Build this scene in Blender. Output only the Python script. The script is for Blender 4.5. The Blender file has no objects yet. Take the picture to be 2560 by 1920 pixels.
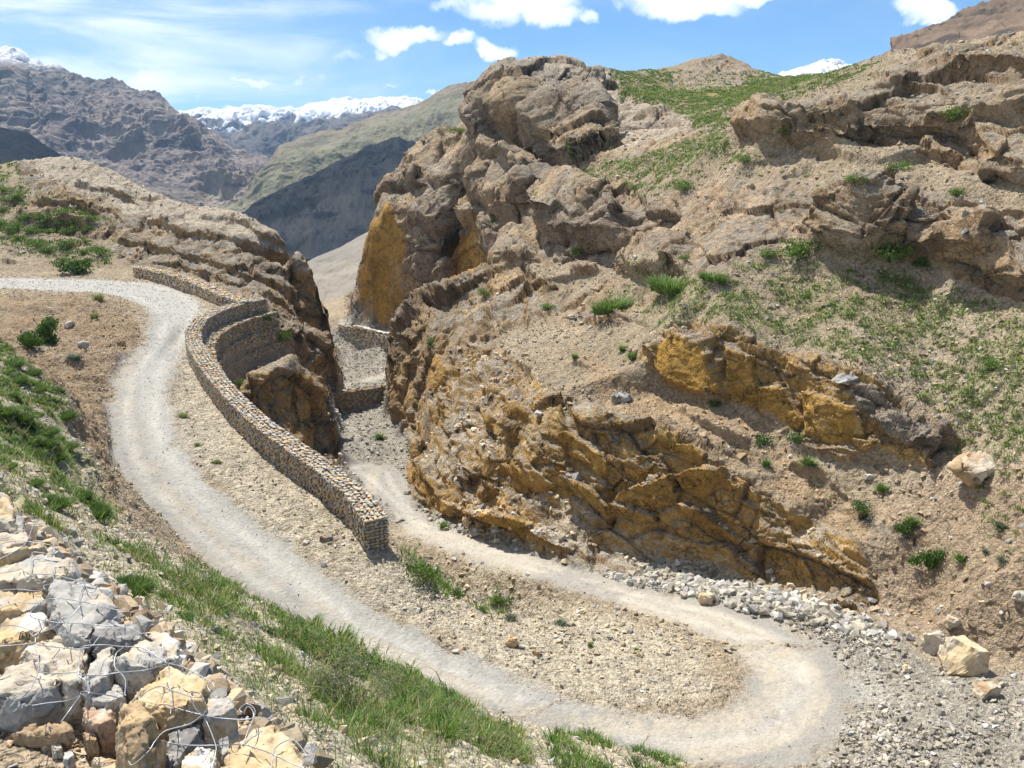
import bpy, bmesh, math, random
import numpy as np
from mathutils import Vector, Matrix, geometry

random.seed(7)
RNG = np.random.default_rng(11)
scene = bpy.context.scene
COL = scene.collection

# ------------------------------------------------------------------ camera model
# image coordinates: layout points are (u, v) pixels traced on a 2212 x 1659 image
PW, PH = 2212.0, 1659.0
FOC = 1916.0
PITCH = math.radians(13.2)
CT, ST = math.cos(PITCH), math.sin(PITCH)

def ray(u, v):
    xc = (u - PW / 2) / FOC
    yc = -(v - PH / 2) / FOC
    return xc, CT + yc * ST, -ST + yc * CT

def PD(u, v, d):
    x, y, z = ray(u, v)
    t = d / y
    return (x * t, d, z * t)

def PZ(u, v, zz):
    x, y, z = ray(u, v)
    t = zz / z
    return (x * t, y * t, zz)

def project(P):
    x, y, z = P[..., 0], P[..., 1], P[..., 2]
    dep = y * CT - z * ST
    up = y * ST + z * CT
    dep = np.maximum(dep, 0.05)
    return PW / 2 + FOC * x / dep, PH / 2 - FOC * up / dep, dep

# ------------------------------------------------------------------ numpy noise
_T = RNG.random((64, 64, 64)).astype(np.float32) * 2 - 1
_V = RNG.random((64, 64, 64, 7)).astype(np.float32)

def vnoise(p):
    i = np.floor(p).astype(np.int32)
    f = (p - i).astype(np.float32)
    w = f * f * (3 - 2 * f)
    i &= 63
    j = (i + 1) & 63
    x0, y0, z0 = i[..., 0], i[..., 1], i[..., 2]
    x1, y1, z1 = j[..., 0], j[..., 1], j[..., 2]
    wx, wy, wz = w[..., 0], w[..., 1], w[..., 2]
    a = _T[x0, y0, z0] * (1 - wx) + _T[x1, y0, z0] * wx
    b = _T[x0, y1, z0] * (1 - wx) + _T[x1, y1, z0] * wx
    c = _T[x0, y0, z1] * (1 - wx) + _T[x1, y0, z1] * wx
    d = _T[x0, y1, z1] * (1 - wx) + _T[x1, y1, z1] * wx
    a = a * (1 - wy) + b * wy
    c = c * (1 - wy) + d * wy
    return a * (1 - wz) + c * wz

def fbm(p, octaves=4, gain=0.5, off=0.0):
    s = 0; a = 1.0; t = 0
    p = p.astype(np.float32) + off
    for k in range(octaves):
        s = s + a * vnoise(p); t += a
        p = p * 2.03 + 17.3; a *= gain
    return s / t

def ridged(p, octaves=5, off=0.0, gain=0.55):
    s = 0; a = 1.0; t = 0
    p = p.astype(np.float32) + off
    for k in range(octaves):
        s = s + a * (1 - np.abs(vnoise(p)) * 2.0); t += a
        p = p * 2.07 + 31.7; a *= gain
    return s / t

def facet(p, off=0.0, jit=0.9):
    """voronoi cells, each a randomly tilted plane: fractured rock. returns (height, f1, edge, cellrand)"""
    p = p.astype(np.float32) + off
    i = np.floor(p).astype(np.int32)
    n = p.shape[0]
    f1 = np.full(n, 9.0, np.float32); f2 = np.full(n, 9.0, np.float32)
    h = np.zeros(n, np.float32); cr = np.zeros(n, np.float32)
    for dx in (-1, 0, 1):
        for dy in (-1, 0, 1):
            for dz in (-1, 0, 1):
                c = i + np.array((dx, dy, dz), np.int32)
                m = c & 63
                r = _V[m[:, 0], m[:, 1], m[:, 2]]
                q = p - (c + 0.5 + (r[:, :3] - 0.5) * jit)
                d = (q * q).sum(1)
                hh = (q * (r[:, 3:6] - 0.5) * 2.2).sum(1) + (r[:, 6] - 0.5) * 0.4
                closer = d < f1
                f2 = np.where(closer, f1, np.minimum(f2, d))
                f1 = np.where(closer, d, f1)
                h = np.where(closer, hh, h)
                cr = np.where(closer, r[:, 6], cr)
    f1 = np.sqrt(f1); f2 = np.sqrt(f2)
    return h, f1, f2 - f1, cr

def sstep(a, b, x):
    t = np.clip((x - a) / (b - a), 0, 1)
    return t * t * (3 - 2 * t)

def poly_sd(u, v, poly):
    """signed distance (image pixels, or metres in plan), positive inside"""
    poly = np.array(poly, np.float32)
    n = len(poly)
    inside = np.zeros(u.shape, bool)
    best = np.full(u.shape, 1e9, np.float32)
    for k in range(n):
        x0, y0 = poly[k]; x1, y1 = poly[(k + 1) % n]
        ex, ey = x1 - x0, y1 - y0
        L = ex * ex + ey * ey + 1e-9
        t = np.clip(((u - x0) * ex + (v - y0) * ey) / L, 0, 1)
        best = np.minimum(best, (u - x0 - t * ex) ** 2 + (v - y0 - t * ey) ** 2)
        if y0 != y1:
            c = ((y0 > v) != (y1 > v)) & (u < (x1 - x0) * (v - y0) / (y1 - y0) + x0)
            inside ^= c
    d = np.sqrt(best)
    return np.where(inside, d, -d)

def line_d(u, v, pts):
    best = np.full(u.shape, 1e9, np.float32)
    for (x0, y0), (x1, y1) in zip(pts[:-1], pts[1:]):
        ex, ey = x1 - x0, y1 - y0
        L = ex * ex + ey * ey + 1e-9
        t = np.clip(((u - x0) * ex + (v - y0) * ey) / L, 0, 1)
        best = np.minimum(best, (u - x0 - t * ex) ** 2 + (v - y0 - t * ey) ** 2)
    return np.sqrt(best)

# ------------------------------------------------------------------ terrain from image points at assumed depths and heights
TP = []      # (x, y, z)
NAMES = []
def pts_line(pts, step=1.2, name=''):
    for a, b in zip(pts[:-1], pts[1:]):
        a = np.array(a); b = np.array(b)
        L = np.linalg.norm((b - a)[:2]); n = max(1, int(L / step))
        for k in range(n):
            TP.append(tuple(a + (b - a) * k / n)); NAMES.append(name)
    TP.append(tuple(pts[-1])); NAMES.append(name)

ROAD = [  # outer u,v ; inner u,v ; z
 (-330,600,-330,618,-8.7),(-150,601,-150,621,-8.7),(0,602,0,622,-8.8),(200,604,190,631,-9.0),(330,612,262,641,-9.2),(400,629,310,662,-9.4),
 (442,658,326,692,-9.6),(434,702,312,730,-10.0),(402,742,280,770,-10.5),(378,785,250,812,-11.0),
 (366,850,235,870,-11.6),(372,910,236,935,-12.0),(395,960,245,990,-12.4),(430,1010,270,1040,-12.8),
 (475,1060,310,1090,-13.2),(535,1115,370,1150,-13.7),(615,1175,450,1222,-14.2),(705,1248,545,1295,-14.6),
 (800,1315,640,1360,-15.0),(920,1368,760,1412,-15.4),(1060,1440,900,1482,-15.8),(1220,1508,1110,1558,-16.2),
 (1380,1543,1250,1605,-16.5),(1500,1545,1480,1662,-16.7),(1590,1510,1780,1650,-16.8),(1625,1455,1850,1500,-16.9),
 (1580,1395,1790,1395,-17.1),(1450,1345,1590,1318,-17.4),(1260,1285,1370,1266,-17.9),(1090,1228,1190,1207,-18.5),
 (960,1188,1040,1168,-19.0),(880,1150,945,1128,-19.5)]
LOW = [(835,1095,905,1090,-20.2),(790,1050,872,1045,-20.9),(728,1000,850,1000,-21.3)]
pts_line([PZ(a, b, z) for a, b, c, d, z in ROAD + LOW], name='road_o')
pts_line([PZ(c, d, z) for a, b, c, d, z in ROAD + LOW], name='road_i')
pts_line([PZ((a + c) / 2, (b + d) / 2, z) for a, b, c, d, z in ROAD + LOW], name='road_c')

def zs(*l):
    for u, v, z in l:
        TP.append(PZ(u, v, z)); NAMES.append('z(%d,%d)' % (u, v))
def ds(*l):
    for u, v, d in l:
        TP.append(PD(u, v, d)); NAMES.append('d(%d,%d)' % (u, v))
def xyz(*l):
    for p in l:
        TP.append(tuple(p)); NAMES.append('xyz')

# hairpin island and gravel fan
zs((1200,1400,-16.6),(1400,1450,-16.6),(1100,1330,-16.9),(1300,1340,-17.2),(950,1280,-16.6),(1000,1340,-15.9),(880,1225,-17.3),
   (920,1230,-17.6),(1500,1450,-16.7))
zs((1950,1500,-16.6),(2100,1550,-16.3),(2300,1550,-16.0),(1900,1650,-16.6),(2100,1700,-16.3),(2300,1700,-15.9),(1950,1430,-16.6),(2050,1440,-16.4),(2400,1500,-15.9),(2500,1800,-15.8),(1700,1760,-16.6),(2000,1850,-16.3))
# lower gorge
zs((770,950,-21.9),(830,950,-21.9),(730,945,-21.9),(700,898,-22.8),(760,893,-22.8),(835,872,-22.7),(845,905,-22.5))
zs((640,850,-21.8),(690,842,-21.8),(760,828,-21.8),(835,812,-21.8),(900,800,-21.8))
zs((640,838,-21.9),(700,822,-22.0),(835,797,-22.0),(900,780,-22))
zs((725,790,-23.0),(770,800,-23.2),(740,765,-24.0),(800,795,-24.2),(720,740,-23.4),(715,720,-23.6))
pts_line([PZ(742,752,-24.0), PZ(790,772,-24.6), PZ(850,792,-25.0), PZ(900,800,-24.6)], name='far_foot')
pts_line([PD(742,698,128), PD(800,714,124), PD(855,732,119.5), PD(900,745,116)], name='far_top')
pts_line([PZ(735,694,-20.8), PZ(790,706,-20.8), PZ(860,722,-20.9), PZ(920,735,-20.9)], name='far_road')
pts_line([PZ(728,690,-20.8), PZ(745,692,-20.8), PZ(800,704,-20.8), PZ(860,713,-20.9), PZ(920,722,-20.9)], name='far_road2')
zs((700,700,-21.5),(690,720,-23.5),(660,690,-22.5))

# base of the right rocks
BASE = [(845,907,-22.4),(862,915,-22.1),(884,935,-21.9),(886,1000,-21.4),(890,1080,-20.5),(960,1120,-19.9),(1020,1148,-19.5),(1150,1188,-18.8),
 (1260,1222,-18.3),(1400,1260,-17.8),(1560,1288,-17.4),(1750,1318,-17.0),(1880,1345,-16.8),(2000,1385,-16.6),(2212,1440,-16.3),(2420,1480,-16)]
pts_line([PZ(*b) for b in BASE], name='base')
# near bulge and lower outcrop
ds((848,880,80.5),(838,800,81.5),(846,740,83),(862,705,84.5),(905,660,85),(1000,600,86),(1060,566,88),
   (870,760,79),(880,850,74),(900,920,67),(930,700,80),(940,800,71),(900,800,76),(1000,700,77),(1080,640,80),(1130,590,82),(1050,690,73),
   (905,1000,58.5),(905,1060,54.8),(930,940,60.5),(960,870,60),(1000,815,61),(1080,770,61),(1120,710,67),(1200,640,75),(1300,610,72),
   (960,1000,53),(960,1080,50.8),(1060,1000,49),(1060,1110,47.4),(1060,900,52),(1180,1000,45.2),(1180,1100,44),(1180,1170,43.1),
   (1180,910,46.8),(1180,850,49.5),(1200,760,57.5),(1300,885,44.6),(1300,1000,42.7),(1300,1100,41.6),(1300,1190,40.7),(1300,800,53),(1300,700,62),
   (1430,935,42.4),(1430,1050,41.2),(1430,1150,40.3),(1430,1230,39.6),(1430,850,48.4),(1430,770,49.2),(1430,712,50),(1430,620,60),
   (1560,1010,39.9),(1560,1100,39.3),(1560,1200,38.8),(1560,1260,38),(1560,870,45.2),(1560,780,45.8),(1560,700,46.4),(1560,620,51.5),(1560,560,54),
   (1700,1095,37.6),(1700,1180,36.9),(1700,1270,36.0),(1700,980,41.6),(1700,900,43.2),(1700,830,43.7),(1700,770,44.4),(1700,700,48),(1700,600,52),
   (1850,1180,34.8),(1850,1260,34.1),(1850,1320,33.2),(1850,1060,38.2),(1850,975,39.7),(1850,880,40.3),(1850,800,41.1),(1850,700,46),(1850,600,50),
   (2000,1330,31.9),(2000,1200,33.7),(2000,1080,36),(2000,975,38.1),(2000,920,38.7),(2000,800,42.5),(2000,700,46),(2000,620,49),
   (2100,1200,31.5),(2100,980,36),(2100,800,40.8),(2100,640,46.3),(2212,1200,29.5),(2212,980,33.7),(2212,800,38.3),(2212,660,43.2),
   (2420,1200,26),(2420,980,30),(2420,800,35),(2420,660,39))
# upper hillside
ds((1110,500,95),(1180,520,86),(1300,500,79),(1430,500,70),(1560,500,59),(1700,500,56),(1760,530,53.5),(1780,440,54.3),(1850,560,51),(1850,430,52.4),
   (2000,560,50),(2000,470,51.3),(2100,540,47.1),(2212,560,45),(2420,560,41),
   (1150,420,99),(1300,400,87),(1430,400,76),(1560,400,66),(1700,400,61),(1850,390,55.5),(2000,400,54.3),(2100,400,52.2),(2212,400,50),(2420,400,46),
   (1200,385,101),(1300,345,98),(1430,330,88),(1560,310,77),(1600,312,72),(1700,325,65.5),(1850,325,62),(2000,330,59.5),(2100,320,57.5),(2212,310,54.5),(2420,300,50),
   (1610,255,73.4),(1700,240,67.4),(1500,265,103),(1600,225,92),(1850,210,64.8),(2000,215,62),(2100,215,59.8),(2212,215,57.5),(2420,210,54),
   (1350,205,134),(1450,195,140),(1600,195,132),(1700,195,108),(1800,190,84),(1520,230,118),
   (1080,300,121),(1120,330,116),(1200,370,108),(1130,250,119),(1200,250,113),(1290,260,111),(1100,200,127),(1420,265,110),(1200,320,117),(1300,310,108),(1045,300,128),
   (1080,400,111),(1000,350,124),(940,385,130),(890,420,131),(1150,470,97),(1060,470,106),(1000,460,117))
SKY_R = [(1030,235,131),(1060,200,136),(1100,180,141),(1200,165,145),(1300,146,150),(1330,150,153),(1400,150,156),(1450,140,160),(1500,122,163),(1560,112,165),(1610,130,164),
 (1650,155,158),(1700,165,140),(1800,157,112),(1850,140,101),(1900,120,92),(1950,106,86),(2000,96,82),(2100,82,76),(2212,62,70),(2420,20,63)]
pts_line([PD(*p) for p in SKY_R], step=3, name='skyR')
pts_line([(x * 1.16, y + 18, z - 6) for x, y, z in [PD(*p) for p in SKY_R]], step=4, name='skyRb')
pts_line([(x * 1.3, y + 50, z - 22) for x, y, z in [PD(*p) for p in SKY_R]], step=6, name='skyRc')
# crag over the far road
pts_line([PZ(770,703,-20.8), PZ(800,708,-20.8), PZ(862,716,-20.9), PZ(920,724,-20.9), PZ(990,720,-20.9)], name='cragbase')
ds((800,690,124.2),(850,690,121),(800,600,124.8),(850,600,122.3),(800,500,126.3),(850,480,125),(900,640,118.5),(900,550,120),(900,480,122),(950,480,119.5),(950,550,117.5),
   (950,620,115),(1000,520,115.5),(1010,580,113.5),(1040,500,113),(1040,560,112))
CRAG = [(772,702,125.5),(764,660,126),(762,590,126.5),(775,540,127.5),(795,480,128.5),(822,415,131),(880,352,134),(905,322,136),(1000,278,141),(1035,268,140)]
pts_line([PD(*p) for p in CRAG], step=.8, name='cragedge')
pts_line([(x - 1.0, y + 9, z - .5) for x, y, z in [PD(*p) for p in CRAG]], step=1.5, name='cragback')
xyz((-25, 146, -20.8), (-23, 165, -20.8), (-15, 160, -20.8), (-24,137,-20.8), (-22.6,150,-20))
# hollow between the near bulge and the crag
xyz((-9, 93, -19), (-6, 94, -18), (-3, 95, -15.5), (-12,95,-20.5), (-7, 104, -20.9), (-3, 106, -20), (-1, 100, -15))

# upper bench: shoulder between road and parapet, then the drop behind the parapet
WALL = [(822,1185,-14.3),(775,1120,-13.9),(705,1060,-13.5),(640,1012,-13.2),(575,960,-12.8),(520,905,-12.4),(478,855,-12.0),(448,812,-11.5),(428,775,-11.1),(424,745,-10.7),(440,718,-10.3),(480,695,-10.1),(525,680,-10.0),(570,668,-9.9)]
WP = [np.array(PZ(*w)) for w in WALL]
def offset_path(P, d):
    out = []
    for k in range(len(P)):
        a = P[max(0, k - 1)]; b = P[min(len(P) - 1, k + 1)]
        t = (b - a)[:2]; t = t / np.linalg.norm(t)
        nrm = np.array((t[1], -t[0]))       # right of travel
        q = P[k].copy(); q[:2] += nrm * d; out.append(q)
    return out
pts_line([tuple(p) for p in offset_path(WP, -1.2)], step=.8, name='wall_in')
pts_line([tuple(p) for p in offset_path(WP, 0.75)], step=.8, name='wall_out')
_o = offset_path(WP[:10], 2.6)
pts_line([(p[0], p[1], p[2] - 3.2 - .05 * k) for k, p in enumerate(_o)], step=.8, name='drop1')
_o = offset_path(WP[:8], 6)
pts_line([(p[0], p[1], max(p[2] - 6.5, -20.8)) for p in _o], step=1.2, name='drop2')
_o = offset_path(WP, 1.95)[8:14]
pts_line([(p[0], p[1], p[2] - 3.5) for p in _o], step=.7, name='tierbase')
_tier = [np.array(PD(*p)) for p in [(470,830,56.0),(500,838,56.6),(545,815,58),(590,785,60),(625,765,61.5)]]
pts_line([tuple(p) for p in _tier], step=.7, name='tierfoot')
xyz((-10.5,50,-20.3),(-9,46,-20),(-10,56,-20.8),(-8.5,42,-19.6),(-6.5,40,-18.7),(-9,60,-21.1),(-6.0,36.5,-17.6))
# spur under the parapet
ds((520,830,58.3),(560,805,60),(610,790,61),(650,775,62.5),(690,800,65),(690,850,64.5),(705,890,64),(722,930,64),(600,870,58.5),(650,880,60),(660,950,58),
   (700,960,60.5),(720,985,62.5),(600,940,56.0),(640,760,63),(690,735,72),(640,740,68))
zs((728,1008,-21.3),(738,960,-21.8),(735,900,-22.4),(715,880,-22.4))
xyz((-14.2,68,-20),(-13.9,70,-21.8),(-14.7,75,-22),(-15.8,82,-22.3))
# second parapet and cliff behind
W2 = [(300,598,-9.0),(370,612,-9.1),(430,632,-9.3),(480,655,-9.5),(530,672,-9.7)]
pts_line([PZ(*p) for p in W2], step=1, name='w2')
ds((560,655,69),(600,680,71),(650,720,76),(690,790,85),(715,820,90))
LC = [(45,346,112),(150,337,110),(240,356,106),(300,402,102),(400,441,97),(500,457,94),(570,482,91),(640,522,88),(680,590,86.5),(700,640,86),(712,700,86.5),(718,760,88),(727,822,92)]
pts_line([PD(*p) for p in LC], step=1, name='leftcrest')
pts_line([(x * 1.06 - .6, y * 1.06, z - 1.0) for x, y, z in [PD(*p) for p in LC[:-1]]], step=2, name='leftcrestb')
pts_line([(x * 1.2 - 2, y * 1.2, max(z - 10, -22.5)) for x, y, z in [PD(*p) for p in LC[:-4]]], step=4, name='leftcrestc')
for _d in range(79, 124, 3):
    xyz(PD(823, 700, _d)[:2] + (-22.3,))
for _d in range(84, 126, 3):
    xyz(PD(741, 700, _d)[:2] + (-22.3 - .03 * (_d - 84),))
xyz((-29,130,-23),(-50,160,-24),(-80,150,-20),(-110,170,-14))
for _a in np.linspace(-.95, -.12, 9):
    xyz((_a * 210, 210, -30)); xyz((_a * 172, 172, -25 + (3 if _a < -.5 else 0)))
ds((300,570,85),(400,590,82),(480,610,79),(540,640,73),(300,500,92),(400,500,89),(500,530,86),(600,560,84),(640,620,82),(660,700,81),(690,760,85),(600,640,76),(230,520,91),(240,450,97),
   (150,400,102),(100,400,102),(100,500,92),(0,480,93),(0,400,102),(0,362,108),(-150,380,108),(-150,480,95),(-330,480,95),(-330,400,108),(200,580,84),(100,585,82),(0,588,81),(-150,586,80),(-330,585,80))
xyz((-90,130,-8),(-75,125,-3),(-120,120,5))
# left bank below the upper road
ds((-150,650,62),(0,650,64),(100,650,64),(200,655,63.5),(0,690,57),(100,700,58),(180,690,59),(240,700,58),(0,735,49),(80,745,51),(150,760,51),(220,770,51),(180,830,46),(215,850,45.5),
   (-150,700,50),(-330,700,45),(-330,650,60))
ds((0,752,38),(60,790,36),(125,845,34),(140,900,31),(150,960,28.5),(160,1010,26.5),(200,1080,23.5),(245,1125,21.5),(300,1190,19.8),(345,1215,19),(430,1250,18.2),(520,1295,17.6),(620,1370,16.8),(760,1430,16.2),(880,1490,15.6),
   (1000,1530,15.2),(1130,1575,15),(1300,1610,15),(1450,1645,15.5))
ds((0,850,27),(60,900,25),(0,950,20),(60,1000,17.5),(100,1080,14.5),(150,1130,13.5),(230,1190,12.6),(330,1260,11.5),(430,1320,11),(550,1400,10.5),(700,1480,10),(850,1540,9.8),(1000,1590,9.8),(1200,1640,10.5),(1400,1700,11.5),
   (-150,900,22),(-150,1000,14),(-330,900,18),(-330,1050,11))
ds((160,1200,9),(300,1320,7.6),(450,1420,7),(600,1520,6.6),(750,1600,6.4),(950,1660,6.6),(1200,1750,7.5),(1500,1800,10))
ds((60,1095,7.6),(130,1180,6.5),(230,1270,5.6),(350,1370,4.9),(480,1480,4.3),(600,1570,4.0),(720,1660,3.7),(900,1740,3.8))
xyz((3,6,-5.5),(5,9,-8),(8,12,-11),(12,15,-14),(2.5,3,-3.4),(6,4,-5),(10,7,-10),(15,12,-15),(18,17,-16),(20,10,-15.8))
# foreground walkway
ds((-20,1100,4.6),(60,1180,4.2),(200,1290,3.75),(330,1400,3.3),(480,1530,2.85),(620,1640,2.55))
xyz((-1.0,2.0,-1.66),(-2.2,3.0,-1.63),(-3.4,4.3,-1.62),(-0.4,1.2,-1.68),(-1.5,1.2,-1.66),(-4,2.5,-1.6),(0,1.2,-1.72),(0.6,1.2,-1.9),(1.3,1.3,-2.3),(-6,6,-1.5),(-6,8,-2.4),(-9,8,-1.6),(-9,12,-3),(-4.6,6.4,-2.6),
    (-0.2,1.9,-1.9),(0.5,2.2,-2.4),(-14,14,-2),(-20,25,-5))
xyz((-1.2,.6,-1.66),(0,.6,-1.7),(1.2,.6,-2.1))

AMIN, AMAX, NA = -0.80, 0.80, 1640
YMIN, YMAX, NY = 1.25, 205.0, 3000
NROW = 1450

def build_base():
    P = np.array(TP, np.float64)
    # drop duplicates closer than 12 cm
    key = np.round(P[:, :2] / 0.12).astype(np.int64)
    _, idx = np.unique(key, axis=0, return_index=True)
    P = P[np.sort(idx)]
    res = geometry.delaunay_2d_cdt([Vector((p[0], p[1])) for p in P], [], [], 0, 1e-4)
    V2 = np.array([(v.x, v.y) for v in res[0]])
    Z = np.array([P[o[0], 2] for o in res[3]])
    la = np.linspace(AMIN, AMAX, NA)
    ly = np.linspace(math.log(YMIN), math.log(YMAX), NY)
    H = np.full((NA, NY), np.nan, np.float32)
    ey = np.exp(ly)
    for t in res[2]:
        x = V2[list(t), 0]; y = V2[list(t), 1]; z = Z[list(t)]
        if y.max() < YMIN: continue
        yy = np.maximum(y, 0.3)
        a = x / yy
        a0 = min(a.min(), (x.min() / yy.max()), (x.min() / yy.min())); a1 = max(a.max(), x.max() / yy.min(), x.max() / yy.max())
        i0 = max(0, int((a.min() - AMIN) / (AMAX - AMIN) * (NA - 1)) - 1); i1 = min(NA, int((a.max() - AMIN) / (AMAX - AMIN) * (NA - 1)) + 3)
        j0 = max(0, int((math.log(yy.min()) - ly[0]) / (ly[1] - ly[0])) - 1); j1 = min(NY, int((math.log(yy.max()) - ly[0]) / (ly[1] - ly[0])) + 3)
        if i0 >= i1 or j0 >= j1: continue
        gy = ey[None, j0:j1]; gx = la[i0:i1, None] * gy
        det = (y[1] - y[2]) * (x[0] - x[2]) + (x[2] - x[1]) * (y[0] - y[2])
        if abs(det) < 1e-9: continue
        l0 = ((y[1] - y[2]) * (gx - x[2]) + (x[2] - x[1]) * (gy - y[2])) / det
        l1 = ((y[2] - y[0]) * (gx - x[2]) + (x[0] - x[2]) * (gy - y[2])) / det
        l2 = 1 - l0 - l1
        m = (l0 > -1e-5) & (l1 > -1e-5) & (l2 > -1e-5)
        blk = H[i0:i1, j0:j1]
        blk[m] = (l0 * z[0] + l1 * z[1] + l2 * z[2])[m]
    # fill outside the hull
    for i in range(NA):
        r = H[i]; ok = ~np.isnan(r)
        if ok.any() and not ok.all():
            r[~ok] = np.interp(ly[~ok], ly[ok], r[ok])
    bad = np.isnan(H).all(1)
    if bad.any():
        good = np.where(~bad)[0]
        for i in np.where(bad)[0]:
            H[i] = H[good[np.argmin(abs(good - i))]]
    return la, ly, H

def blur(H, r):
    for ax in (0, 1):
        for _ in range(2):
            c = np.cumsum(np.pad(H, [(r + 1, r) if k == ax else (0, 0) for k in (0, 1)], mode='edge'), axis=ax, dtype=np.float64)
            n = H.shape[ax]
            if ax == 0: H = ((c[2 * r + 1:2 * r + 1 + n] - c[:n]) / (2 * r + 1)).astype(np.float32)
            else: H = ((c[:, 2 * r + 1:2 * r + 1 + n] - c[:, :n]) / (2 * r + 1)).astype(np.float32)
    return H

LA, LY, H0 = build_base()
H0 = blur(H0, 3)

def hbase(x, y):
    a = np.clip((x / y - AMIN) / (AMAX - AMIN) * (NA - 1), 0, NA - 1.001)
    l = np.clip((np.log(y) - LY[0]) / (LY[1] - LY[0]), 0, NY - 1.001)
    i = a.astype(int); j = l.astype(int); fa = a - i; fl = l - j
    return (H0[i, j] * (1 - fa) + H0[i + 1, j] * fa) * (1 - fl) + (H0[i, j + 1] * (1 - fa) + H0[i + 1, j + 1] * fa) * fl
# ------------------------------------------------------------------ adaptive sheet
def build_sheet():
    Y = np.exp(LY)
    X = LA[:, None] * Y[None]
    dist = np.sqrt(X * X + Y[None] ** 2 + H0 ** 2)
    dX = np.diff(X, axis=1); dY = np.diff(Y)[None]; dZ = np.diff(H0, axis=1)
    seg = np.sqrt(dX ** 2 + dY ** 2 + dZ ** 2)
    ang = seg / dist[:, 1:]
    ratio = H0 / Y[None]
    rise = np.diff(ratio, axis=1)
    vis = (ratio[:, 1:] >= np.maximum.accumulate(ratio, axis=1)[:, 1:] - 0.004)
    # real angular size plus a share for grazing / hidden ground
    w = np.where(vis, np.abs(rise) * 1.0 + 0.09 * ang, 0.035 * ang)
    kern = np.ones(3) / 3
    w = np.apply_along_axis(lambda r: np.convolve(r, kern, 'same'), 1, w)
    for _ in range(1):
        w = (w + np.roll(w, 1, 0) + np.roll(w, -1, 0)) / 3
    S = np.concatenate([np.zeros((NA, 1)), np.cumsum(w, axis=1)], axis=1)
    out = np.zeros((NA, NROW), np.float32)
    for i in range(NA):
        out[i] = np.interp(np.linspace(0, S[i, -1], NROW), S[i], LY)
    out = blur(out, 1)
    _c = lambda H, r: np.cumsum(np.pad(H, [(r + 1, r), (0, 0)], mode='edge'), axis=0, dtype=np.float64)
    for _ in range(2):
        c = _c(out, 3); out = ((c[7:7 + NA] - c[:NA]) / 7).astype(np.float32)
    Yg = np.exp(out); Xg = LA[:, None] * Yg
    return np.stack([Xg, Yg, hbase(Xg, Yg)], -1).astype(np.float64)

def grid_normals(G):
    a = np.gradient(G, axis=0); b = np.gradient(G, axis=1)
    n = np.cross(a, b)
    n /= np.linalg.norm(n, axis=-1, keepdims=True) + 1e-12
    n[n[..., 2] < 0] *= -1
    return n

G = build_sheet()
N0 = grid_normals(G)
for k in range(3):
    N0[..., k] = blur(N0[..., k], 2)
N0 /= np.linalg.norm(N0, axis=-1, keepdims=True)
GU, GV, GD = project(G)
GY = G[..., 1]
SH = G.shape[:2]
pflat = G.reshape(-1, 3)
_w = pflat * np.array((.35, .35, .35))
WN1 = fbm(pflat * 0.22, 3).reshape(SH)
WN2 = fbm(pflat * 0.9, 3, off=40).reshape(SH)
WN3 = fbm(pflat * 3.1, 3, off=80).reshape(SH)
WN4 = fbm(pflat * 0.06, 3, off=10).reshape(SH)
UJ = GU + 14 * WN2 + 6 * WN3
VJ = GV + 14 * np.roll(WN2, 37, 0) + 6 * np.roll(WN3, 37, 1)

UJS = None
def blur0(H, r):
    for _ in range(2):
        c = np.cumsum(np.pad(H, [(r + 1, r), (0, 0)], mode='edge'), axis=0, dtype=np.float64); n = H.shape[0]
        H = ((c[2 * r + 1:2 * r + 1 + n] - c[:n]) / (2 * r + 1)).astype(np.float32)
    return H

def pmask(poly, feather=10, d0=0, d1=999, jit=1.0, soft=False):
    poly = np.array(poly, float)
    lo = poly.min(0) - 3 * feather - 30; hi = poly.max(0) + 3 * feather + 30
    m = (GU > lo[0]) & (GU < hi[0]) & (GV > lo[1]) & (GV < hi[1]) & (GY > d0) & (GY < d1)
    out = np.zeros(SH, np.float32)
    if m.any():
        if soft: u = GU[m] + 9 * WN1[m] + 40 / GD[m] * WN2[m]; v = GV[m] + 9 * np.roll(WN1, 50, 0)[m] + 40 / GD[m] * np.roll(WN2, 50, 0)[m]
        else: u = GU[m] + (UJ[m] - GU[m]) * jit; v = GV[m] + (VJ[m] - GV[m]) * jit
        out[m] = sstep(-feather, feather, poly_sd(u, v, poly))
    return out

def lmask(pts, width, d0=0, d1=999, jit=0.4):
    p = np.array(pts, float)
    lo = p.min(0) - 2 * width - 20; hi = p.max(0) + 2 * width + 20
    m = (GU > lo[0]) & (GU < hi[0]) & (GV > lo[1]) & (GV < hi[1]) & (GY > d0) & (GY < d1)
    out = np.zeros(SH, np.float32)
    if m.any():
        u = GU[m] + (UJ[m] - GU[m]) * jit; v = GV[m] + (VJ[m] - GV[m]) * jit
        out[m] = 1 - sstep(width * .45, width, line_d(u, v, pts))
    return out

# road masks are laid out in plan, not in image coordinates
def road_plan(rows):
    o = [np.array(PZ(r[0], r[1], r[4])) for r in rows]; i = [np.array(PZ(r[2], r[3], r[4])) for r in rows]
    return [tuple(p[:2]) for p in o] + [tuple(p[:2]) for p in reversed(i)]

def plan_sd(poly, pad=4.0):
    poly = np.array(poly)
    lo = poly.min(0) - pad; hi = poly.max(0) + pad
    m = (G[..., 0] > lo[0]) & (G[..., 0] < hi[0]) & (G[..., 1] > lo[1]) & (G[..., 1] < hi[1])
    out = np.full(SH, -99.0, np.float32)
    out[m] = poly_sd(G[..., 0][m], G[..., 1][m], poly)
    return out

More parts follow.
